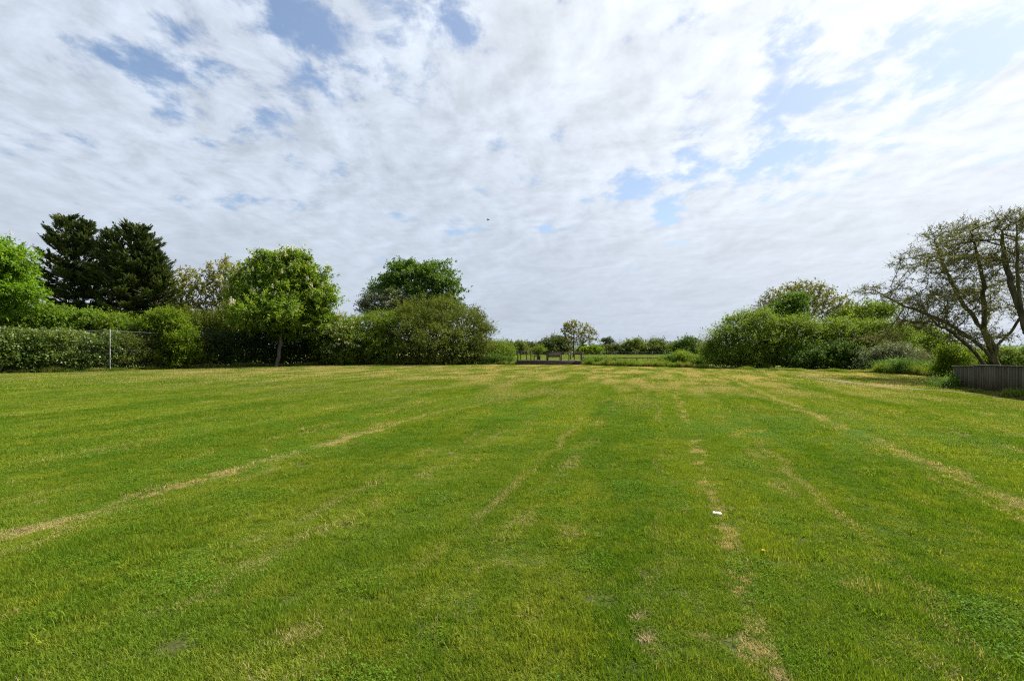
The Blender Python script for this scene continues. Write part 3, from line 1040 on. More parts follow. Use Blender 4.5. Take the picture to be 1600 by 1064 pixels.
def conifer(name, label, base, leaders, mat, seed, nbr, group):
    """feathery cypress: leaders with up-swept branches carrying flat sprays"""
    rg = rng_of(seed)
    o0 = np.asarray(base, float)
    t = thing(name, label, 'conifer', tuple(o0), group)
    chains, SP, SA, SL = [], [], [], []
    for lx, ly, top, prof in leaders:
        hs = np.linspace(0, top, 9)
        bow = np.stack([lx * np.clip(hs / (top * .35), 0, 1) + rg.normal(size=9) * .12, ly * np.clip(hs / (top * .35), 0, 1) + rg.normal(size=9) * .12, hs], 1)
        chains.append((bow, np.linspace(.26, .02, 9)))
        ph = np.array([p[0] for p in prof]); pr = np.array([p[1] for p in prof])
        for b in range(nbr):
            z = (rg.random() ** .85) * top * .98 + .15
            az = rg.uniform(0, 6.283)
            ax = np.array([np.interp(z, hs, bow[:, 0]), np.interp(z, hs, bow[:, 1]), z])
            ln = np.interp(z / top, ph, pr) * rg.choice([.55, .8, 1.0, 1.28], p=[.25, .28, .29, .18]) * rg.uniform(.9, 1.1)
            rise = np.interp(z / top, [0, .4, 1], [-.02, .32, 1.1]) + rg.normal() * .12
            d = unit(np.array([math.cos(az), math.sin(az), rise]))
            m = max(3, int(ln / .4) + 1)
            s = np.linspace(0, 1, m)
            pts = ax + d * (s * ln)[:, None] + np.array([0, 0, 1.0]) * (.16 * ln * (s ** 2.2))[:, None] - np.array([0, 0, 1.0]) * (.10 * ln * s)[:, None]
            chains.append((pts, np.linspace(.05, .008, m) * (0.4 + ln / 5)))
            kk = max(7, int(ln * 10))
            q = .25 + .78 * rg.random(kk) ** .65
            pos = ax + d * (q * ln)[:, None] + np.array([0, 0, 1.0]) * (.16 * ln * q ** 2.2 - .10 * ln * q)[:, None]
            side = np.cross(d, [0, 0, 1.0]); side = side / (np.linalg.norm(side) + 1e-6)
            sg = rg.choice([-1, 1], kk)[:, None] * rg.uniform(.15, .9, kk)[:, None]
            SP.append(pos); SA.append(d * 1.0 + side * sg + np.array([0, 0, .18]) + rg.normal(size=(kk, 3)) * .12)
            SL.append(.55 + .35 * rg.random(kk))
        # the leading shoot
        kk = 26
        q = rg.random(kk)
        SP.append(np.stack([np.full(kk, bow[-1, 0]), np.full(kk, bow[-1, 1]), top - 1.3 + 1.2 * q], 1) + rg.normal(size=(kk, 3)) * .05)
        SA.append(rg.normal(size=(kk, 3)) * .35 + np.array([.12, 0, 1.0])); SL.append(np.full(kk, .55))
    V, Q = tubes(chains, 4)
    link('trunk', mesh('trunk', V, quads=Q), M['bark'], t)
    P = np.concatenate(SP); A = np.concatenate(SA); Ln = np.concatenate(SL)
    ok = P[:, 2] > .3
    V, Q, ti = sprigs(rg, P[ok], A[ok], Ln[ok], 6, .40, .14, .24, -.05, upn=1.0, jit=.035, flat=.6)
    link('crown', mesh('crown', V, quads=Q, tint=ti), M[mat], t)
    return t


def open_tree(name, label, base, lines, blobs, natt, mat, seed, group=None, step=.34, infl=2.6, kill=.42, tip=.009, rmax=.34, bark='bark_moss', per=5,
              L=.075, Wd=.045, twigs=3, twl=.42, k=3, power=2.4, cat='tree', leafy=1.0):
    """a tree whose limbs and twigs show: grown skeleton, fine twigs, sparse young leaves"""
    rg = rng_of(seed)
    o0 = np.asarray(base, float)
    t = thing(name, label, cat, tuple(o0), group)
    bl = [(c - o0, r) for c, r in blobs]
    att = inside(rg, bl, natt)
    att = att[att[:, 2] > .4]
    nodes, par = colonize(rg, att, [([np.asarray(p) - o0 for p in pts], st) for pts, st in lines], step, infl, kill, 150)
    chains, r, kids = skeleton_chains(nodes, par, tip, power, rmax)
    V, Q = tubes(chains, 6)
    link('trunk', mesh('trunk', V, quads=Q), M[bark], t)
    thin = np.where(r < max(.035, tip * 3.2))[0]
    thin = thin[par[thin] >= 0]
    src = np.repeat(thin, twigs)
    d0 = unit(nodes[src] - nodes[par[src]])
    D = unit(d0 * .7 + rnd_dirs(rg, len(src)) * .8 + np.array([0, 0, .15]))
    ln = twl * rg.uniform(.4, 1.3, len(src))
    S0 = nodes[src]; S1 = S0 + D * ln[:, None] * .55; S2 = S1 + unit(D + rg.normal(size=D.shape) * .35 + np.array([0, 0, .2])) * ln[:, None] * .45
    tw = [(np.array([a, b, c]), np.array([tip * .75, tip * .6, tip * .35])) for a, b, c in zip(S0, S1, S2)]
    V, Q = tubes(tw, 3)
    tag(link('twigs', mesh('twigs', V, quads=Q), M[bark], t), kind='stuff')
    m = rg.random(len(src)) < leafy
    V, Q, ti = sprigs(rg, S0[m], (S2 - S0)[m], ln[m], k, L, Wd, .9, 0, jit=.03)
    link('crown', mesh('crown', V, quads=Q, tint=ti), M[mat], t)
    return t


def line_px(pts, Y, dys=None):
    return [W(x, y, Y) + np.array([0, (dys[i] if dys else 0), 0]) for i, (x, y) in enumerate(pts)]


def on_ground(px, Y):
    p = W(px, HZ, Y); p[2] = 0
    return p


# --- the left side, front to back
HEDGE = [G(-120, 587.3), G(0, 584), G(172, 579.3), G(300, 575.5), G(350, 574), G(430, 571.6), G(480, 570.8), G(585, 569.3)]


def hedge_blobs(i0, i1, h, th, t0=0.0, t1=1.0, off=.9):
    a, b = HEDGE[i0], HEDGE[i1]
    a, b = a + (b - a) * t0, a + (b - a) * t1
    ln = np.linalg.norm(b - a); n = max(2, int(ln / .9))
    rg = rng_of(i0 * 7 + i1)
    out = []
    for q in range(n + 1):
        c = a + (b - a) * q / n + np.array([0, off, 0])
        hh = h * rg.uniform(.95, 1.05)
        out.append((c + np.array([0, 0, hh * .36]), np.array([.95, th, hh * .42])))
        out.append((c + np.array([0, 0, hh * .70]), np.array([.9, th * .95, hh * .32])))
    return out


plant('hedge', 'broad glossy-leaved hedge filling the wire mesh left of the tall pale post', 'hedge', hedge_blobs(0, 2, 2.75, .75, .1, .95), (HEDGE[0] + HEDGE[2]) / 2 + np.array([0, .9, 0]), 33, 'hedge',
      42, .30, 7, .135, .095, 301, group='hedges behind the wire fence', stem='stems', natt=200, step=.4, up=.2, depth=.35, lump=.10, fill=.12, inner=.8, crown='foliage')
plant('hedge', 'brown-tinged thin hedge between the tall pale post and the lime-green bush', 'hedge', hedge_blobs(2, 3, 2.6, .65, .0, 1.0), (HEDGE[2] + HEDGE[3]) / 2 + np.array([0, .9, 0]), 36, 'olive',
      34, .30, 6, .12, .08, 302, group='hedges behind the wire fence', stem='stems', bark='twig', natt=420, step=.3, up=.2, depth=.4, lump=.14, fill=.2, inner=.8, crown='foliage')
plant('hedge', 'dark clipped hedge running behind the trunk of the flowering chestnut', 'hedge', hedge_blobs(3, 6, 3.05, .7, .0, 1.0, 1.7), (HEDGE[3] + HEDGE[6]) / 2 + np.array([0, .9, 0]), 42, 'hedge_dark',
      40, .28, 7, .14, .09, 303, group='hedges behind the wire fence', stem='stems', natt=200, step=.4, up=.2, depth=.35, lump=.10, fill=.15, inner=.8, crown='foliage')
plant('hedge', 'dense dark hedge between the chestnut and the big olive shrub', 'hedge', hedge_blobs(6, 7, 3.1, .9, .05, 1.0, 1.3), (HEDGE[6] + HEDGE[7]) / 2 + np.array([0, 1.3, 0]), 47, 'hedge_dark',
      40, .3, 7, .14, .09, 304, group='hedges behind the wire fence', stem='stems', natt=160, step=.4, up=.3, depth=.35, lump=.14, fill=.15, inner=.8, crown='foliage')

# leafy tops rising behind the hedges
for i, (bl, lab, mt, sd) in enumerate([
        ([blob(-40, 505, 60, 42, 36), blob(20, 515, 40, 30, 36), blob(55, 505, 34, 26, 36.5), blob(78, 500, 18, 16, 36.5)], 'loose yellow-green shrub overhanging the far left end of the hedge', 'hedge_top', 311),
        ([blob(112, 512, 34, 22, 38), blob(135, 506, 18, 18, 38)], 'pale green leafy shrub just left of the post, under the tall conifer', 'hedge_top', 312),
        ([blob(178, 514, 34, 20, 38.5), blob(205, 520, 26, 18, 38.5)], 'mid-green leafy shrub just right of the post behind the brown hedge', 'scrub', 313)]):
    b0 = np.mean([c for c, r in bl], axis=0); b0[2] = 0
    plant('shrub', lab, 'shrub', bl, b0, 37, mt, 26, .38, 7, .16, .10, sd, group='shrubs showing above the hedge', stem='stems', natt=120, up=.7, depth=.35, lump=.22, crown='foliage')

plant('shrub', 'bright lime-green bush bulging over the hedge right of the post', 'shrub',
      [blob(260, 550, 34, 24, 38.6), blob(256, 520, 27, 18, 38.6), blob(240, 508, 9, 13, 38.6), blob(252, 499, 6, 12, 38.6), blob(276, 509, 8, 15, 38.6), blob(229, 532, 16, 17, 38.7), blob(288, 528, 13, 19, 38.6), blob(270, 500, 5, 9, 38.6)],
      on_ground(262, 38.6), 38.6, 'limebush', 32, .36, 7, .14, .075, 320, stem='stems', natt=160, up=1.1, depth=.4, lump=.32, crown='foliage', flower=(22, .10, .06, 8, .07))

# chestnuts
plant('chestnut_tree', 'bright chestnut tree cut off by the left edge of the picture', 'tree',
      [blob(-80, 450, 84, 76, 34), blob(-28, 408, 36, 36, 34), blob(-4, 432, 34, 32, 34), blob(-14, 470, 36, 30, 34), blob(12, 460, 24, 20, 34), blob(-50, 395, 44, 32, 34), blob(6, 408, 20, 14, 34)],
      on_ground(-75, 34), 34, 'chestnut_bright', 12, .5, 11, .27, .10, 330, group='horse chestnut trees', natt=160, up=.25, depth=.34, lump=.2, spread=1.1, droop=.45, trunk_to=2.5, flower=(60, .30, .07, 22, .075))
plant('chestnut_tree', 'round horse chestnut covered in white flower candles, trunk showing before the hedge', 'tree',
      [blob(445, 472, 50, 46, 44.6), blob(448, 432, 36, 26, 44.6), blob(438, 512, 30, 15, 44.6), blob(425, 415, 17, 20, 44.6), blob(463, 415, 17, 20, 44.6), blob(405, 455, 32, 40, 44.6), blob(392, 485, 20, 30, 44.6), blob(486, 460, 26, 28, 44.6),
       blob(499, 474, 15, 17, 44.6), blob(486, 497, 23, 23, 44.6), blob(412, 500, 36, 22, 44.6), blob(472, 504, 32, 18, 44.6), blob(480, 435, 22, 22, 44.6), blob(445, 490, 40, 30, 44.6, -2.4)],
      G(432, 573.2), 43, 'chestnut', 14, .5, 11, .29, .11, 331, group='horse chestnut trees', bark='bark', natt=220, up=.25, depth=.34, lump=.2, spread=1.1, droop=.45, trunk_to=2.5, rmax=.17, flower=(240, .42, .085, 26, .10))

# conifers
cb = on_ground(103, 55)
conifer('cypress_tree', 'tall dark cypress with one spire, left of its broader neighbour', cb,
        [(0, 0, 16.1, [(0, 3.5), (.25, 3.5), (.5, 2.8), (.75, 2.1), (.92, 1.2), (1, .35)]), (1.9, .3, 15.6, [(0, 2.4), (.5, 2.1), (.8, 1.3), (1, .3)])], 'conifer', 340, 230, 'dark cypress trees')
cb = on_ground(200, 55)
conifer('cypress_tree', 'broad dark cypress with several tops, behind the lime-green bush', cb,
        [(.3, 0, 15.2, [(0, 4.3), (.3, 4.4), (.6, 3.0), (.85, 1.5), (1, .3)]), (-2.1, .2, 14.7, [(0, 3.2), (.3, 3.1), (.6, 2.1), (.85, 1.2), (1, .25)]),
         (2.1, -.2, 15.0, [(0, 3.0), (.3, 3.0), (.6, 2.2), (.85, 1.2), (1, .25)]), (3.4, .1, 12.0, [(0, 1.9), (.4, 2.0), (.8, 1.1), (1, .2)])], 'conifer', 341, 170, 'dark cypress trees')

# thin trees behind
def sparse(label, px, Y, blobs, mat, seed, natt=420, L=.2, Wd=.12, group='thin trees behind the hedge', bark='bark', k=4, twigs=3, leafy=1.0, name='thin_tree', forks=3, top=None, step=.5, tip=.014, rmax=.2):
    b = on_ground(px, Y)
    low = max(1.2, min(c[2] - r[2] for c, r in blobs))
    rg = rng_of(seed + 1)
    lines = [([b + np.array([0, 0, -.05]), b + np.array([rg.normal() * .1, 0, low * .6]), b + np.array([rg.normal() * .15, 0, low])], None)]
    return open_tree(name, label, b, lines, blobs, natt, mat, seed, group, step=step, infl=step * 8, kill=step * 1.3, tip=tip, rmax=rmax, bark=bark, L=L, Wd=Wd, twigs=twigs, twl=.7, k=k, leafy=leafy)


sparse('pale nearly leafless tree between the bright chestnut and the tall cypress', 55, 68, [blob(50, 425, 24, 46, 68), blob(62, 460, 24, 40, 68), blob(35, 410, 16, 24, 68)], 'greygreen', 350, 520, bark='twig', k=2, leafy=.5, L=.14, Wd=.09)
sparse('loose light-green tree immediately right of the broad cypress', 285, 60, [blob(282, 450, 30, 34, 60), blob(272, 480, 30, 34, 60), blob(300, 490, 28, 30, 60), blob(300, 440, 18, 20, 60)], 'oak', 351, 800, k=6, twigs=5, L=.24, Wd=.155)
sparse('yellow-brown budding tree with open crown behind the flowering chestnut', 350, 61, [blob(352, 432, 32, 27, 61), blob(335, 455, 26, 28, 61), blob(368, 455, 28, 32, 61), blob(350, 488, 36, 30, 61), blob(330, 425, 10, 14, 61)], 'oak', 352, 900, k=6, twigs=5, L=.24, Wd=.155)
plant('shrub', 'olive scrub between the lime bush and chestnut, above the mesh fence', 'shrub', [blob(270, 505, 36, 26, 56), blob(310, 508, 34, 18, 56), blob(345, 508, 30, 18, 56), blob(375, 500, 24, 26, 56)], on_ground(320, 56), 56, 'olive',
      14, .45, 7, .2, .12, 353, stem='stems', natt=150, up=.5, lump=.2, crown='foliage')

# shrubs and trees right of the chestnut
plant('hawthorn_bush', 'hawthorn bush sprayed with white blossom, touching the right side of the chestnut', 'shrub',
      [blob(530, 515, 28, 24, 47), blob(520, 535, 24, 22, 47), blob(548, 530, 22, 22, 47.2), blob(512, 512, 20, 20, 47)], on_ground(530, 47), 47, 'scrub', 24, .36, 7, .14, .09, 360, stem='stems', natt=160, up=.5, lump=.22, crown='foliage',
      flower=(200, .16, .17, 18, .10, lambda P: (P[:, 2] > .9) & (P[:, 0] > -1.6)))
plant('shrub', 'mid-green bush joining the blossoming hawthorn to the big olive shrub', 'shrub', [blob(572, 520, 34, 26, 48.5), blob(596, 512, 26, 26, 48.5), blob(560, 535, 30, 26, 48.5)], on_ground(575, 48.5), 48.5, 'scrub', 22, .36, 7, .14, .08, 361,
      stem='stems', natt=120, up=.6, lump=.2, crown='foliage')
plant('shrub', 'huge rounded olive-green shrub left of the wooden platform', 'shrub',
      [blob(672, 518, 70, 48, 51), blob(640, 520, 52, 42, 51), blob(715, 520, 48, 44, 51), blob(690, 496, 48, 30, 51), blob(650, 500, 40, 26, 51), blob(742, 530, 26, 34, 51), blob(748, 512, 18, 18, 51), blob(610, 535, 34, 34, 51),
       blob(675, 535, 70, 34, 51, -2.0), blob(725, 540, 34, 28, 51, -1.5)],
      on_ground(675, 51), 51, 'olive', 17, .42, 7, .15, .085, 362, stem='stems', natt=420, up=.5, depth=.34, lump=.2, fill=.2, crown='foliage')
plant('sycamore_tree', 'leafy green tree rising behind the big olive shrub', 'tree',
      [blob(650, 450, 52, 36, 60), blob(632, 437, 34, 26, 60), blob(672, 432, 34, 24, 60), blob(612, 455, 26, 22, 60), blob(692, 462, 28, 28, 60), blob(650, 425, 26, 14, 60), blob(660, 480, 50, 30, 60)],
      on_ground(655, 60), 60, 'sycamore', 11, .5, 8, .25, .17, 363, natt=240, up=.45, depth=.36, lump=.22, trunk_to=3.0)
plant('hawthorn_tree', 'grey-green tree pale with blossom, left of the leafy tree', 'tree', [blob(590, 475, 22, 18, 57), blob(612, 472, 28, 18, 57), blob(605, 490, 34, 18, 57), blob(578, 485, 12, 14, 57)], on_ground(600, 57), 57, 'greygreen',
      13, .42, 7, .18, .11, 364, natt=140, up=.3, lump=.22, trunk_to=2.0, flower=(90, .2, .18, 14, .12, lambda P: P[:, 0] > .4))
plant('shrub', 'low yellow-green scrub at the right foot of the big olive shrub', 'shrub', [blob(772, 548, 16, 16, 54), blob(786, 553, 18, 12, 54)], on_ground(778, 54), 54, 'scrub', 22, .34, 6, .13, .08, 365, stem='stems', natt=80, up=.5, lump=.2, crown='foliage')
plant('bramble_bush', 'dark bramble heap beside the left end of the wooden platform', 'shrub', [blob(768, 562, 12, 7, 50), blob(785, 563, 14, 6, 50), blob(752, 564, 10, 5, 50)], on_ground(772, 50), 50, 'scrub_dark', 30, .3, 6, .11, .07, 366, stem='stems', natt=60, up=.4, lump=.2,
      step=.3, crown='foliage')

# --- the middle distance
plant('shrub', 'small leafy sapling showing through the gap of the platform', 'shrub', [blob(841, 553, 4, 6, 51.5), blob(847, 547, 4, 4, 51.5), blob(836, 547, 3.5, 3.5, 51.5), blob(843, 544, 3, 3, 51.5)], on_ground(841, 51.5), 51.5, 'scrub', 46, .17, 6, .1, .065, 370, natt=60, step=.18, up=.6, tip=.006, heart=0, clump=4, knob=2, trunk_to=.4)
oak = on_ground(896, 72)
open_tree('oak_tree', 'small round field tree with fresh yellow leaves, standing behind the platform', oak,
          [([oak + np.array([0, 0, -.05]), oak + np.array([.05, 0, 1.0]), oak + np.array([0, 0, 1.7])], None), ([W(885, 535, 72)], 3), ([W(912, 536, 72), W(925, 527, 72)], 3), ([W(897, 520, 72)], 4)],
          [blob(895, 512, 16, 12, 72), blob(885, 516, 10, 12, 72), blob(915, 520, 16, 12, 72), blob(924, 527, 12, 8, 72), blob(892, 530, 16, 8, 72), blob(912, 533, 16, 7, 72)], 420, 'oak', 371, step=.35, infl=2.6, kill=.45,
          tip=.013, rmax=.17, bark='bark', L=.22, Wd=.15, twigs=4, twl=.5, k=5)

FARB = 'trees and bushes beyond the meadow'
far_list = [
    ([(768, 547, 14, 12), (785, 545, 12, 10)], 92, 'far', 'tree', 'yellow-green bush at the far edge just right of the olive shrub'),
    ([(800, 545, 14, 11), (812, 546, 10, 10)], 100, 'far', 'tree', 'plain green bush above the left end of the platform railing'),
    ([(822, 543, 14, 11), (836, 545, 10, 10)], 105, 'far_dark', 'tree', 'grey-green bush above the platform, left of the dome-shaped tree'),
    ([(866, 538, 14, 15), (856, 543, 11, 12), (880, 542, 10, 12)], 98, 'far_dark', 'tree', 'dark dome-shaped tree directly left of the small round field tree'),
    ([(912, 549, 13, 6), (926, 548, 10, 6)], 100, 'lime', 'bush', 'yellow low bush under the right side of the small field tree'),
    ([(945, 548, 17, 8), (958, 547, 10, 8)], 104, 'far_dark', 'bush', 'dark low bush right of the yellow low bush'),
    ([(990, 541, 13, 11), (1000, 544, 10, 12), (980, 545, 8, 10)], 105, 'far', 'tree', 'bushy yellow-green tree right of the bare grey tree'),
    ([(1024, 541, 11, 11), (1030, 547, 10, 9), (1016, 547, 8, 9)], 105, 'far', 'tree', 'bushy tree midway between the bare grey tree and the rounded dark tree'),
    ([(1046, 547, 9, 8)], 106, 'far', 'bush', 'small bush at the left foot of the rounded dark tree'),
    ([(1072, 537, 18, 10), (1070, 546, 20, 11)], 102, 'scrub_dark', 'tree', 'rounded dark green tree left of the big thicket'),
    ([(1100, 546, 14, 11), (1112, 547, 10, 10)], 104, 'budding', 'bush', 'brownish bush meeting the left end of the big thicket'),
]
for i, (bs, Y, mt, cat, lab) in enumerate(far_list):
    bl = [blob(*b, Y) for b in bs]
    b0 = np.mean([c for c, r in bl], axis=0); b0[2] = 0
    # carried down to the ground by a skirt of foliage
    bl = bl + [(np.array([c[0], c[1], max(c[2] * .42, .5)]), np.array([r[0] * .95, r[1], max(c[2] * .5, .6)])) for c, r in bl]
    plant('field_tree' if cat == 'tree' else 'field_bush', lab, cat, bl, b0, Y, mt, 6.5, .5, 7, .26, .17, 380 + i, group=FARB, stem='trunk', natt=60, step=.8, up=.45, depth=.4, lump=.2, tip=.02)
sparse('bare grey leafless tree among the bushes beyond the meadow', 966, 112, [blob(968, 537, 13, 8, 112), blob(960, 541, 8, 8, 112), blob(976, 540, 8, 8, 112)], 'budding', 395, 260, bark='twig', k=1, leafy=.2, group=FARB, name='bare_tree', step=.6, tip=.02)
sparse('thin leafless tree peeping over the dome-shaped tree', 864, 118, [blob(865, 523, 8, 6, 118), blob(875, 528, 10, 8, 118)], 'budding', 396, 200, bark='twig', k=1, leafy=.3, group=FARB, name='bare_tree', step=.6, tip=.02)
sparse('grey half-bare tree over the bushes right of the olive shrub', 788, 125, [blob(787, 533, 10, 7, 125), blob(775, 536, 8, 6, 125)], 'budding', 397, 240, bark='twig', k=2, leafy=.4, group=FARB, name='bare_tree', step=.6, tip=.02)
plant('field_tree', 'small round-topped tree standing up on the skyline right of the field tree', 'tree', [blob(949, 536, 6, 7, 190), blob(949, 543, 5, 6, 190)], on_ground(949, 190), 190, 'distant', 4, .7, 7, .4, .28, 398, group=FARB, natt=50, step=1, up=.4, tip=.03)
rgt = rng_of(399)
TL = []
for q in range(46):
    x = rgt.uniform(-170, 200)
    hh = rgt.uniform(2.2, 4.6)
    TL.append((np.array([x, rgt.uniform(205, 240), hh * .55]), np.array([rgt.uniform(5, 9), 5, hh * .6])))
P, Nn = shell(rgt, TL, .3, .35, .2)
V, Q, ti = sprigs(rgt, P, Nn + np.array([0, 0, .4]), 1.0, 6, .7, .5, 1.0, 0, jit=.15)
V[:, 2] = np.maximum(V[:, 2], .02)
tag(link('distant_treeline', mesh('distant_treeline', V, quads=Q, tint=ti), M['distant']), 'low distant tree line closing the horizon behind the meadow', 'treeline', kind='stuff')

# nettles and weeds in front of the meadow
for i, (bs, Y, mt, lab) in enumerate([
        ([(922, 566, 10, 5), (932, 567, 8, 4)], 49, 'nettle', 'dark green nettle clump against the right end of the platform'),
        ([(945, 567, 9, 4), (955, 568, 8, 3.5)], 48.6, 'nettle', 'nettle clump between the platform and the middle of the rail fence'),
        ([(975, 569, 10, 3.5), (990, 570, 10, 3)], 47.5, 'scrub', 'low pale weeds along the middle of the rail fence'),
        ([(1014, 570, 14, 3.5), (1030, 570, 10, 4)], 46.5, 'scrub', 'low weeds beneath the right end of the rail fence'),
        ([(1045, 564, 7, 6), (1052, 567, 7, 5)], 47, 'nettle', 'small dark bush at the left of the tall bright weeds'),
        ([(1066, 562, 9, 8), (1078, 563, 10, 7), (1064, 557, 4, 6)], 47, 'lime', 'tall bright yellow-green weeds near the big thicket'),
        ([(1092, 566, 9, 6), (1102, 567, 9, 6)], 46, 'scrub', 'green weeds touching the left foot of the big thicket')]):
    bl = [blob(*b, Y) for b in bs]
    b0 = np.mean([c for c, r in bl], axis=0); b0[2] = 0
    plant('weed_clump', lab, 'weeds', bl, b0, Y, mt, 50, .3, 6, .11, .06, 410 + i, group='weeds along the far edge of the lawn', stem='stems', natt=40, step=.2, up=.9, depth=.5, lump=.2, tip=.006, crown='foliage')

# --- the right-hand thicket
TH = 'shrubs of the right-hand thicket'
for i, (bs, Y, mt, dn, lab, base, up) in enumerate([
        ([(1165, 535, 48, 40), (1150, 545, 40, 34), (1180, 508, 32, 26), (1135, 555, 26, 24), (1195, 540, 30, 36), (1160, 515, 28, 24), (1120, 545, 14, 18)], 41.3, 'scrub', 27, 'tall rounded green bush forming the left end of the thicket', 1165, .5),
        ([(1245, 540, 40, 40), (1225, 530, 28, 30), (1265, 528, 30, 26), (1245, 512, 30, 16)], 41, 'scrub', 27, 'broad green bush right of the tall rounded bush, deep shade under it', 1245, .6),
        ([(1310, 538, 40, 38), (1330, 530, 32, 30), (1300, 520, 28, 20)], 40.6, 'scrub', 27, 'wide olive-topped bush in the middle of the thicket', 1312, .5),
        ([(1322, 556, 30, 24), (1340, 552, 22, 22), (1305, 560, 20, 20)], 38, 'scrub_dark', 26, 'lower front bush with brighter top, midway along the thicket', 1322, .8),
        ([(1375, 535, 36, 30), (1395, 530, 26, 24), (1360, 520, 26, 18), (1410, 540, 20, 20)], 38.5, 'scrub', 27, 'yellowish bush at the right of the thicket below the spreading tree', 1380, .5),
        ([(1382, 558, 22, 18), (1398, 555, 16, 14)], 34.5, 'greygreen', 24, 'grey-green elder bush at the right end of the thicket', 1388, .5),
        ([(1272, 560, 26, 20), (1250, 562, 18, 18)], 38.6, 'scrub_dark', 24, 'low dark bush tucked at the foot of the broad green bush', 1264, .6)]):
    bl = [blob(*b, Y) for b in bs]
    b0 = on_ground(base, Y)
    plant('shrub', lab, 'shrub', bl, b0, Y, mt, dn, .4, 7, .14, .085, 430 + i, group=TH, stem='stems', natt=180, up=up, depth=.36, lump=.22, fill=.2, crown='foliage')
sparse('wide open-crowned tree with yellowish young leaves and pale twigs, topping the thicket', 1262, 54, [blob(1262, 470, 44, 28, 54), blob(1240, 462, 34, 18, 54), blob(1215, 470, 26, 18, 54), blob(1290, 480, 30, 24, 54), blob(1258, 453, 36, 12, 54), blob(1315, 485, 24, 20, 54), blob(1200, 480, 14, 12, 54)],
       'young', 450, 2400, bark='bark_pale', k=5, twigs=4, leafy=1.0, L=.22, Wd=.14, group='trees rising behind the thicket', name='open_crowned_tree', step=.45, tip=.012, rmax=.2)
plant('thicket_tree', 'small dense dark-green tree in front of the wide yellowish open crown', 'tree', [blob(1232, 484, 20, 18, 51), blob(1226, 495, 20, 16, 51), blob(1243, 468, 11, 9, 51)], on_ground(1235, 51), 51, 'sycamore', 18, .42, 7, .2, .13, 451, group='trees rising behind the thicket', natt=140,
      up=.5, lump=.24, trunk_to=2.0)
plant('thicket_tree', 'green tree with a pale yellowish side, right of the wide yellowish open crown', 'tree', [blob(1352, 492, 26, 18, 52), blob(1375, 490, 18, 15, 52), blob(1335, 498, 22, 16, 52)], on_ground(1355, 52), 52, 'scrub', 18, .42, 7, .18, .11, 452, group='trees rising behind the thicket', natt=140,
      up=.5, lump=.22, trunk_to=2.0)
sparse('thin brown budding tree on the left shoulder of the thicket', 1195, 52, [blob(1196, 478, 14, 16, 52), blob(1185, 490, 16, 14, 52), blob(1210, 490, 14, 14, 52)], 'budding', 453, 300, bark='bark', k=4, twigs=4, group='trees rising behind the thicket', L=.15, Wd=.09)

# --- the far right: spreading trees, sapling, undergrowth
tb = on_ground(1556, 26)
TY = 26
trunk = [tb + np.array([0, 0, -.1]), tb + np.array([0, 0, .5]), W(1555, 556, TY)]
limbs = [
    (line_px([(1536, 567), (1515, 552), (1497, 541), (1470, 527), (1445, 517), (1418, 512)], TY, [0, -.3, -.6, -1, -1.4, -1.8]), 1),
    (line_px([(1540, 548), (1520, 522), (1500, 503), (1475, 487), (1445, 474), (1408, 452)], TY, [0, .4, .8, 1.2, 1.4, 1.6]), 3),
    (line_px([(1546, 544), (1528, 515), (1515, 480), (1502, 440), (1485, 405), (1466, 375)], TY, [0, -.3, -.8, -1.2, -1.5, -1.8]), 3),
    (line_px([(1553, 540), (1546, 505), (1535, 460), (1528, 410), (1522, 360)], TY, [0, .6, 1.4, 2, 2.4]), 3),
    (line_px([(1558, 540), (1566, 520), (1570, 490), (1584, 460), (1592, 430)], TY, [0, -.4, -1.0, -1.6, -2.0]), 3),
    (line_px([(1560, 545), (1572, 528), (1592, 510), (1620, 490)], TY, [0, .8, 1.8, 2.6]), 3),
    (line_px([(1550, 545), (1540, 525), (1530, 500), (1512, 470)], TY, [0, 1.2, 2.6, 3.6]), 3),
]
fb = [(1405, 447, 34, 12), (1430, 462, 44, 13), (1440, 420, 36, 16), (1470, 440, 48, 14), (1455, 488, 58, 12), (1425, 505, 44, 12), (1475, 395, 40, 18), (1490, 370, 30, 18), (1500, 415, 46, 16), (1525, 355, 36, 20), (1530, 390, 46, 18),
      (1520, 455, 50, 14), (1560, 430, 44, 18), (1565, 480, 40, 14), (1500, 500, 40, 12), (1545, 345, 30, 14), (1585, 450, 36, 18), (1400, 478, 34, 12), (1420, 528, 34, 10), (1462, 528, 40, 12), (1505, 528, 32, 12), (1450, 470, 50, 12)]
open_tree('spreading_tree', 'many-stemmed spreading tree with sparse olive leaves behind the board fence', tb, [(trunk, None)] + limbs,
          [blob(*b, TY, dy=rg_dy, rd=1.9) for b, rg_dy in zip(fb, rng_of(77).uniform(-2.6, 2.6, len(fb)))], 3600, 'spread', 460, group='spreading trees behind the board fence', step=.27, infl=2.4, kill=.33, tip=.009, rmax=.22, L=.088, Wd=.052,
          twigs=5, twl=.42, k=3, power=2.3)
tb2 = on_ground(1630, 23)
TY2 = 23
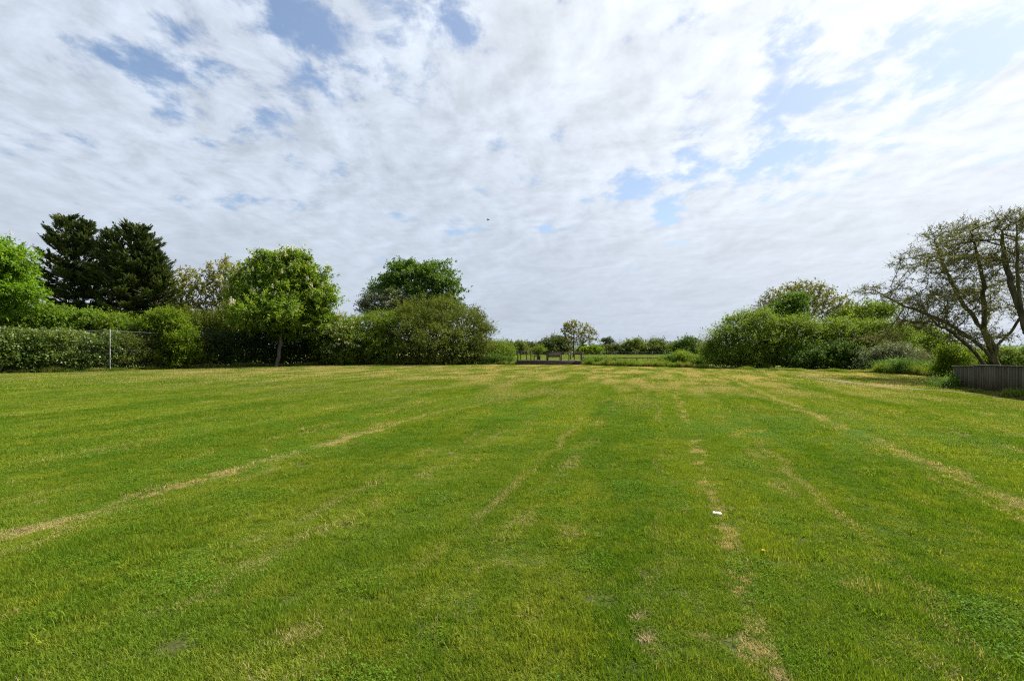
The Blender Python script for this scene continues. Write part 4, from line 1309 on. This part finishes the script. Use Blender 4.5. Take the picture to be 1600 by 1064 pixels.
open_tree('spreading_tree', 'dark leaning tree cut off by the right edge of the picture', tb2,
          [([tb2 + np.array([0, 0, -.1]), W(1622, 550, TY2), W(1604, 510, TY2), W(1594, 475, TY2)], None),
           (line_px([(1580, 445), (1562, 410), (1548, 380), (1535, 350)], TY2, [-.3, -.8, -1.2, -1.5]), 12), (line_px([(1592, 440), (1600, 400), (1605, 350)], TY2, [.4, .9, 1.2]), 12),
           (line_px([(1600, 520), (1640, 480), (1680, 440)], TY2, [0, 0, .4]), 6), (line_px([(1602, 450), (1640, 400), (1670, 350)], TY2, [-.5, -1, -1]), 11)],
          [blob(*b, TY2, dy=q, rd=1.7) for b, q in zip([(1595, 345, 34, 20), (1560, 365, 40, 16), (1600, 400, 44, 20), (1650, 380, 50, 30), (1640, 440, 50, 26), (1560, 400, 34, 14), (1660, 340, 40, 24), (1690, 430, 40, 30)], rng_of(78).uniform(-2, 2, 8))],
          1700, 'spread', 461, group='spreading trees behind the board fence', step=.27, infl=2.4, kill=.33, tip=.010, rmax=.23, L=.085, Wd=.05, twigs=5, twl=.42, k=3, power=2.3)

sap = on_ground(1486, 27)
plant('sapling', 'bright-leaved sapling on a thin stem beside the end of the board fence', 'tree', [blob(1485, 556, 18, 11, 27), blob(1500, 560, 15, 9, 27), blob(1472, 552, 13, 8, 27), blob(1490, 567, 14, 7, 27)], sap, 27, 'lime', 46, .24, 6, .10, .07, 470,
      natt=120, step=.18, up=.2, depth=.5, lump=.25, tip=.006, trunk_to=.75, heart=.15, clump=6, rmax=.035)
sparse('brown twiggy bush with grey stems behind the nettles', 1440, 33, [blob(1440, 558, 22, 10, 33), blob(1425, 562, 14, 10, 33), blob(1456, 560, 14, 10, 33)], 'budding', 471, 500, bark='twig', k=2, twigs=5, leafy=.35, group='undergrowth by the board fence', name='twiggy_bush', step=.22, tip=.006, L=.08, Wd=.05, rmax=.04)
for i, (bs, Y, mt, lab) in enumerate([
        ([(1385, 574, 16, 8), (1400, 575, 14, 7)], 32.6, 'nettle', 'green nettle mound below the grey-green elder'),
        ([(1430, 576, 26, 8), (1412, 574, 16, 10), (1450, 577, 20, 7)], 30, 'nettle', 'wide nettle bed in front of the brown twiggy bush'),
        ([(1472, 580, 16, 7), (1484, 582, 12, 6)], 27.5, 'lime', 'bright low weeds around the sapling stem'),
        ([(1478, 606, 12, 5), (1492, 603, 10, 7), (1468, 608, 8, 3)], 19.3, 'nettle', 'dark weed tuft against the near foot of the fence end')]):
    bl = [blob(*b, Y) for b in bs]
    b0 = np.mean([c for c, r in bl], axis=0); b0[2] = 0
    plant('weed_clump', lab, 'weeds', bl, b0, Y, mt, 90 if Y > 25 else 160, .24, 6, .085 if Y > 25 else .06, .05 if Y > 25 else .035, 480 + i, group='undergrowth by the board fence', stem='stems', natt=50, step=.15, up=.9, depth=.5, lump=.2, tip=.005, crown='foliage')
for i, (bs, Y, mt, lab) in enumerate([
        ([(1432, 532, 34, 26), (1462, 545, 26, 20), (1415, 520, 20, 18)], 42, 'scrub', 'yellow-green bush beneath the low left branches of the spreading tree'),
        ([(1575, 558, 26, 14), (1610, 556, 26, 16), (1595, 562, 30, 14)], 40, 'scrub', 'green bushes seen between the trunks above the board fence'),
        ([(1535, 560, 22, 10), (1515, 560, 14, 9)], 44, 'far_dark', 'dull green bush behind the foot of the many-stemmed tree')]):
    bl = [blob(*b, Y) for b in bs]
    b0 = np.mean([c for c, r in bl], axis=0); b0[2] = 0
    bl = bl + [(np.array([c[0], c[1], c[2] * .5]), np.array([r[0], r[1], c[2] * .55])) for c, r in bl]
    plant('shrub', lab, 'shrub', bl, b0, Y, mt, 16, .4, 7, .16, .1, 490 + i, group='bushes behind the board fence', stem='stems', natt=100, up=.5, crown='foliage')

# ------------------------------------------------------------------ built things
# tall wire fence on the left
FP = [G(-110, 586.6), G(0, 583.9), G(172, 579.9), G(317, 574.8), G(430, 571.4), G(520, 570.0)]
FP[4][1] += .4
ft = thing('wire_fence', 'tall grey wire-mesh fence with pale steel posts along the left hedge', 'fence', tuple(FP[2]))
o0 = FP[2]
for i, p in enumerate(FP):
    V, Q = tubes([(np.array([p - o0 + np.array([0, 0, -.2]), p - o0 + np.array([0, 0, 2.98]), p - o0 + np.array([0, 0, 3.0])]), np.array([.032, .032, .015]))], 8)
    link('post', mesh('post', V, quads=Q), M['galv'], ft)
tw = []
for z in (2.92, 1.5, .08):
    for a, b in zip(FP[:-1], FP[1:]):
        s = np.linspace(0, 1, 9)
        q = a + (b - a) * s[:, None] - o0
        q[:, 2] = z - .10 * np.sin(s * np.pi) * (1 if z > 2 else .4)
        tw.append((q, np.full(9, .007 if z > 2 else .004)))
V, Q = tubes(tw, 4)
link('line_wire', mesh('line_wire', V, quads=Q), M['galv'], ft)
dm = []
for a, b in zip(FP[:-1], FP[1:]):
    ln = np.linalg.norm(b - a); u = (b - a) / ln
    for s in np.arange(-2.85, ln, .14):
        for sg in (0, 1):
            s0, s1 = max(s, 0), min(s + 2.85, ln)
            if s1 <= s0:
                continue
            z0, z1 = (s0 - s), (s1 - s)
            if sg:
                z0, z1 = 2.85 - z0, 2.85 - z1
            dm.append((np.array([a + u * s0 + np.array([0, 0, z0 + .06]), a + u * s1 + np.array([0, 0, z1 + .06])]) - o0, np.full(2, .0013)))
V, Q = tubes(dm, 3)
link('wire_mesh', mesh('wire_mesh', V, quads=Q), M['wire'], ft)

# wooden platform with railings
DY, S = 48.3, 48.3 / F
dx = lambda p: (p - 800) * S
zz = lambda p: HC + (HZ - p) * S
pt = thing('wooden_platform', 'dark weathered wooden platform with railings at the far end of the lawn', 'platform', (dx(859), DY, 0))
off = np.array([dx(859), DY, 0])


def bx(name, x0, x1, y0, y1, z0, z1, mat, parent, o=off):
    V, Q = box_np(x0 - o[0], x1 - o[0], y0 - o[1], y1 - o[1], z0, z1)
    me = mesh(name, V, quads=Q)
    return link(name, me, mat, parent)


dt = zz(563.2)
D2 = DY + 2.8
for i in range(3):      # skirt boards
    bx('skirt_board', dx(808), dx(909.5), DY - .03 + .004 * i, DY, .02 + i * (dt - .06) / 3, (i + 1) * (dt - .06) / 3, M['timber'], pt)
n = 20
dme = None
for i in range(n):      # deck boards
    y0 = DY - .05 + i * (D2 - DY + .05) / n
    if dme is None:
        V, Q = box_np(dx(807.5) - off[0], dx(910) - off[0], 0, (D2 - DY) / n - .012, dt - .045, dt)
        dme = mesh('deck_board', V, quads=Q); dme.materials.append(M['deck_timber'])
    link('deck_board', dme, None, pt, (0, y0 - DY, 0))
bx('side_joist', dx(808), dx(808) + .06, DY + .01, D2, .02, dt - .05, M['timber'], pt)
bx('side_joist', dx(909.5) - .06, dx(909.5), DY + .01, D2, .02, dt - .05, M['timber'], pt)
rt1, rt2 = zz(548.2), zz(550.8)
for p, yy, w, tp in ((809, DY, .10, rt1), (829.5, DY, .09, rt1), (824, D2, .08, rt1), (814, D2, .08, rt1), (855, DY, .17, rt2), (877, DY, .09, rt2), (889, DY, .08, rt2), (908.5, DY, .18, rt2),
                     (881.5, D2, .08, rt2), (897, D2, .09, rt2), (903, D2, .08, rt2), (842, D2, .08, rt2)):
    bx('post', dx(p) - w / 2, dx(p) + w / 2, yy - .045 + .05, yy + .05 + .05, dt - .002, tp - .06, M['timber'], pt)
for a, b, yy, tp in ((807.5, 831, DY, rt1), (852.5, 911, DY, rt2), (806, 828, D2, rt1), (838, 908, D2, rt2 + .02)):
    bx('top_rail', dx(a), dx(b), yy - .03, yy + .13, tp - .058, tp, M['deck_timber'], pt)
for p, tp in ((809, rt1), (908.5, rt2)):
    bx('side_rail', dx(p) - .05, dx(p) + .05, DY + .135, D2 - .035, tp - .05, tp - .004, M['deck_timber'], pt)
# sloping ramp rail at the front
V, Q = box_np(0, 3.6, -.03, .03, -.05, .05)
rr = link('ramp_edge', mesh('ramp_edge', V, quads=Q), M['deck_timber'], pt, (dx(853) - off[0], -.07, .12))
rr.rotation_euler = (0, R(-4.0), 0)
# bench standing on it, its back to the lawn
bo = np.array([dx(867), DY + .75, dt])
bt = thing('bench', 'dark slatted bench on the platform with its back to the lawn', 'bench', tuple(bo))
hw = (dx(877) - dx(857)) / 2
z0b, z1b = zz(558.2) - dt, zz(552) - dt
sm = None
for i in range(11):
    if sm is None:
        V, Q = box_np(-.045, .045, -.012, .012, z0b + .03, z1b - .02)
        sm = mesh('slat', V, quads=Q); sm.materials.append(M['timber'])
    link('slat', sm, None, bt, (-hw + .08 + i * (2 * hw - .16) / 10, 0, 0))
for zq in (z0b, z1b - .05):
    V, Q = box_np(-hw, hw, -.018 + .04, .018 + .04, zq, zq + .06)
    link('back_rail', mesh('back_rail', V, quads=Q), M['timber'], bt)
V, Q = box_np(-hw, hw, .06, .50, .40, .44)
link('seat', mesh('seat', V, quads=Q), M['timber'], bt)
for sx in (-1, 1):
    for yq in (.03, .46):
        V, Q = box_np(sx * (hw - .03) - .03, sx * (hw - .03) + .03, yq - .03, yq + .03, .0, .40 if yq > .1 else z1b - .052)
        link('leg', mesh('leg', V, quads=Q), M['timber'], bt)
# small table on the platform
to = np.array([dx(840), DY + 1.2, dt])
tt = thing('table', 'small dark wooden table on the platform in front of the sapling', 'table', tuple(to))
V, Q = box_np(-.36, .36, -.3, .3, .42, .47)
link('table_top', mesh('table_top', V, quads=Q), M['timber'], tt)
for sx in (-1, 1):
    for sy in (-1, 1):
        V, Q = box_np(sx * .29 - .035, sx * .29 + .035, sy * .23 - .035, sy * .23 + .035, 0, .42)
        link('leg', mesh('leg', V, quads=Q), M['timber'], tt)

# low post-and-rail fence by the meadow
RY = 53.0
s = RY / F
ro = np.array([(984 - 800) * s, RY, 0])
rf = thing('rail_fence', 'low dark post-and-rail fence between the weeds and the meadow', 'fence', tuple(ro))
for p in (912, 929.5, 946, 962, 978, 995, 1012, 1028, 1048):
    x = (p - 800) * s
    V, Q = box_np(x - ro[0] - .055, x - ro[0] + .055, -.05, .05, -.1, HC + (HZ - 557.8) * s + rng_of(int(p)).uniform(-.02, .04))
    link('post', mesh('post', V, quads=Q), M['timber'], rf)
for zp in (559.3, 566.4):
    for a, b in ((909, 962), (962, 1012), (1012, 1050)):
        V, Q = box_np((a - 800) * s - ro[0], (b - 800) * s - ro[0] - .02, -.085, -.052, HC + (HZ - zp) * s - .05, HC + (HZ - zp) * s + .05)
        link('rail', mesh('rail', V, quads=Q), M['timber'], rf)

# wire fence with pale posts across the meadow
WY = 84.0
wo = np.array([14.0, WY, 0])
wf = thing('post_and_wire_fence', 'thin wire fence on pale posts crossing the meadow before the far bushes', 'fence', tuple(wo))
pm = None
xs = np.arange(-5.0, 36.0, 2.9)
for i, x in enumerate(xs):
    if pm is None:
        V, Q = tubes([(np.array([[0, 0, -.1], [0, 0, 1.12], [0, 0, 1.16]]), np.array([.06, .055, .02]))], 6)
        pm = mesh('post', V, quads=Q); pm.materials.append(M['twig'])
    link('post', pm, None, wf, (x - wo[0] + rng_of(i).uniform(-.4, .4), 0, 0))
V, Q = tubes([(np.array([[xs[0] - wo[0], -.07, z], [xs[-1] - wo[0], -.07, z]]), np.full(2, .008)) for z in (.35, .7, 1.0)], 4)
link('line_wire', mesh('line_wire', V, quads=Q), M['wire'], wf)

# board fence on the right
A0, B0 = G(1490, 607), G(1606, 622.8)
u = (B0 - A0) / np.linalg.norm(B0 - A0)
nrm = np.array([-u[1], u[0], 0])          # towards the lawn or away: fixed below
if nrm @ np.array([-1, -.2, 0]) < 0:
    nrm = -nrm
ang = math.atan2(u[1], u[0])
bf = thing('board_fence', 'low dark vertical-board fence with a cap rail at the right edge of the lawn', 'fence', tuple(A0), rz=ang)
sgn = 1 if (np.array([math.cos(ang + math.pi / 2), math.sin(ang + math.pi / 2), 0]) @ nrm) > 0 else -1
rb = rng_of(500)
LEN = 8.0
x, i = 0.0, 0
bw = .138
while x < LEN:
    lower = x < 1.25
    topz = np.interp(x, [0, 1.2], [.925, .955]) if lower else np.interp(x, [1.25, 4.2, 8], [1.005, 1.05, 1.06])
    gap = .012 if i in (7, 3) else .003
    w = bw + rb.uniform(-.006, .006)
    t = .018 + rb.uniform(-.003, .003)
    z0 = .015 + rb.uniform(0, .02)
    zt = topz - .03 - rb.uniform(0, .006)
    tl = rb.normal() * .004
    V = np.array([(0, -t / 2, z0), (w - gap, t / 2 - t, z0), (w - gap, .028 - t / 2, z0), (0, t / 2, z0),
                  (tl, -t / 2, zt), (w - gap + tl, t / 2 - t, zt), (w - gap + tl, .028 - t / 2, zt), (tl, t / 2, zt)])
    V[:, 1] = V[:, 1] * sgn + sgn * rb.uniform(0, .005)
    Qb = [(0, 3, 2, 1), (4, 5, 6, 7), (0, 1, 5, 4), (1, 2, 6, 5), (2, 3, 7, 6), (3, 0, 4, 7)]
    o = link('board', mesh('board', V, quads=Qb), M['fence_a'] if 'fence_a' in M else None, bf, (x, 0, 0))
    o['shade'] = float(rb.random())
    x += w; i += 1


def fence_board_mat():
    m = bpy.data.materials.new('fence_board')
    m.use_nodes = True
    N = Nodes(m.node_tree)
    co = N.n('ShaderNodeTexCoord').outputs['Object']
    oi = N.n('ShaderNodeObjectInfo').outputs['Random']
    cs = N.vm('ADD', N.vm('MULTIPLY', co, (22, 22, 1.3)), N.comb(N.m('MULTIPLY', oi, 37.0), 0.0, N.m('MULTIPLY', oi, 11.0)))
    n = N.noise(cs, 1.0, 6.0, .65)
    n2 = N.noise(N.vm('ADD', N.vm('MULTIPLY', co, (5, 5, 2.2)), N.comb(N.m('MULTIPLY', oi, 19.0), 0.0, 0.0)), 1.0, 5.0, .6)
    c = N.mix(N.step(n, .35, .66), (.040, .034, .022), (.110, .092, .060))
    c = N.mix(N.step(n2, .42, .66, 0, .6), c, (.060, .072, .042))          # algae
    c = N.mix(N.step(oi, .45, 1.0, 0, .6), c, (.044, .036, .024))
    c = N.mix(N.step(oi, .0, .3, .45, 0), c, (.125, .115, .075))
    bs = N.n('ShaderNodeBsdfPrincipled')
    N.put(bs.inputs['Base Color'], c)
    bs.inputs['Roughness'].default_value = .85
    bs.inputs['Specular IOR Level'].default_value = .2
    bp = N.n('ShaderNodeBump')
    bp.inputs['Strength'].default_value = .5
    bp.inputs['Distance'].default_value = .01
    N.put(bp.inputs['Height'], n)
    m.node_tree.links.new(bp.outputs[0], bs.inputs['Normal'])
    out = N.n('ShaderNodeOutputMaterial')
    m.node_tree.links.new(bs.outputs[0], out.inputs[0])
    return m


M['board'] = fence_board_mat()
for c in bf.children:
    c.data.materials.clear()
    c.data.materials.append(M['board'])
M['cap'] = solid_mat('cap_timber', (.09, .085, .065), (.20, .185, .14), 5, .85, (.6, 6, 6), .3)


def slab(name, x0, z0, x1, z1, h, y0, y1, mat):
    V = np.array([(x0, y0, z0), (x1, y0, z1), (x1, y1, z1), (x0, y1, z0), (x0, y0, z0 + h), (x1, y0, z1 + h), (x1, y1, z1 + h), (x0, y1, z0 + h)])
    return link(name, mesh(name, V, quads=[(0, 3, 2, 1), (4, 5, 6, 7), (0, 1, 5, 4), (1, 2, 6, 5), (2, 3, 7, 6), (3, 0, 4, 7)]), mat, bf)


ya, yb = (-.03, .045) if sgn > 0 else (-.045, .03)
slab('cap_rail', -.05, .897, 1.24, .928, .03, ya, yb, M['cap'])
slab('cap_rail', 1.22, .978, 4.2, 1.022, .03, ya, yb, M['cap'])
slab('cap_rail', 4.21, 1.022, LEN, 1.032, .03, ya, yb, M['cap'])
for x in (0.03, 1.3, 3.2, 5.2, 7.4):
    y0, y1 = (-.13, -.02) if sgn > 0 else (.02, .13)
    slab('post', x, -.1, x + .1, -.1, np.interp(x, [0, 1.2, 1.3, 8], [1.0, 1.0, 1.07, 1.1]), y0, y1, M['board'])
for z in (.25, .75):
    y0, y1 = (-.055, -.016) if sgn > 0 else (.016, .055)
    slab('back_rail', .14, z, LEN, z, .08, y0, y1, M['board'])
slab('catch', -.12, .63, -.02, .63, .045, -.03, .03, M['timber'])

# scrap of white paper and a dandelion on the lawn
lp = G(1120, 806.5)
lt = np.linspace(-1, 1, 7)
V = []
for q in lt:
    for e in (-1, 1):
        V.append((q * .04, e * .014 + .003 * math.sin(q * 3), .034 + .007 * math.sin(q * 2.4 + .5) + .005 * e))
V = np.array(V)
V2 = np.concatenate([V, V + np.array([0, 0, .0012])])
Q = []
for i in range(6):
    a, b, c, d = 2 * i, 2 * i + 1, 2 * i + 3, 2 * i + 2
    Q += [(a, b, c, d), (14 + d, 14 + c, 14 + b, 14 + a), (a, d, 14 + d, 14 + a), (c, b, 14 + b, 14 + c)]
Q += [(0, 14, 15, 1), (12, 13, 27, 26)]
p = link('paper_scrap', mesh('paper_scrap', V2, quads=Q), M['paper'], None, tuple(lp))
p.rotation_euler = (R(6), R(8), R(-48))
tag(p, 'small crumpled strip of white paper lying on the mown grass', 'litter')
dp = G(1192, 869)
dn = thing('dandelion', 'single yellow dandelion flower low in the mown grass', 'flower', tuple(dp))
rd = rng_of(510)
V, Q = tubes([(np.array([[0, 0, 0], [.004, 0, .025], [.004, 0, .045]]), np.array([.0022, .002, .002]))], 5)
link('stem', mesh('stem', V, quads=Q), M['clover'], dn)
az = rd.uniform(0, 6.283, 60)
D = np.stack([np.cos(az), np.sin(az), rd.uniform(.05, .9, 60)], 1)
V, Q = leaves(rd, np.tile(np.array([[.004, 0, .045]]), (60, 1)), D, np.array([0, 0, 1.0]) + rd.normal(size=(60, 3)) * .2, .016, .005)
link('flower_head', mesh('flower_head', V, quads=Q), M['yellow'], dn)

# a bird crossing the sky
bp_ = W(762.5, 344, 60)
bd = thing('bird', 'tiny dark bird gliding in the sky above the big olive shrub', 'bird', tuple(bp_))
V, Q = tubes([(np.array([[-.20, 0, 0], [-.15, 0, 0], [-.02, 0, .0], [.10, 0, .01], [.16, 0, .02], [.20, 0, .015], [.225, 0, .01]]), np.array([.008, .03, .055, .045, .032, .028, .004]))], 8)
bw_ = []
for sy in (-1, 1):
    V3 = np.array([(.09, sy * .03, .03), (-.04, sy * .03, .03), (.05, sy * .25, .07), (-.06, sy * .24, .06), (-.05, sy * .46, .04), (-.09, sy * .45, .035)])
    V3 = np.concatenate([V3, V3 + np.array([0, 0, .008])])
    bw_.append((V3, np.array([(0, 1, 3, 2), (2, 3, 5, 4), (6, 8, 9, 7), (8, 10, 11, 9), (0, 2, 8, 6), (2, 4, 10, 8), (1, 7, 9, 3), (3, 9, 11, 5), (4, 5, 11, 10), (0, 6, 7, 1)])))
V, Q = join([(V, Q)] + bw_)
link('body', mesh('body', V, quads=Q), M['feather'], bd)
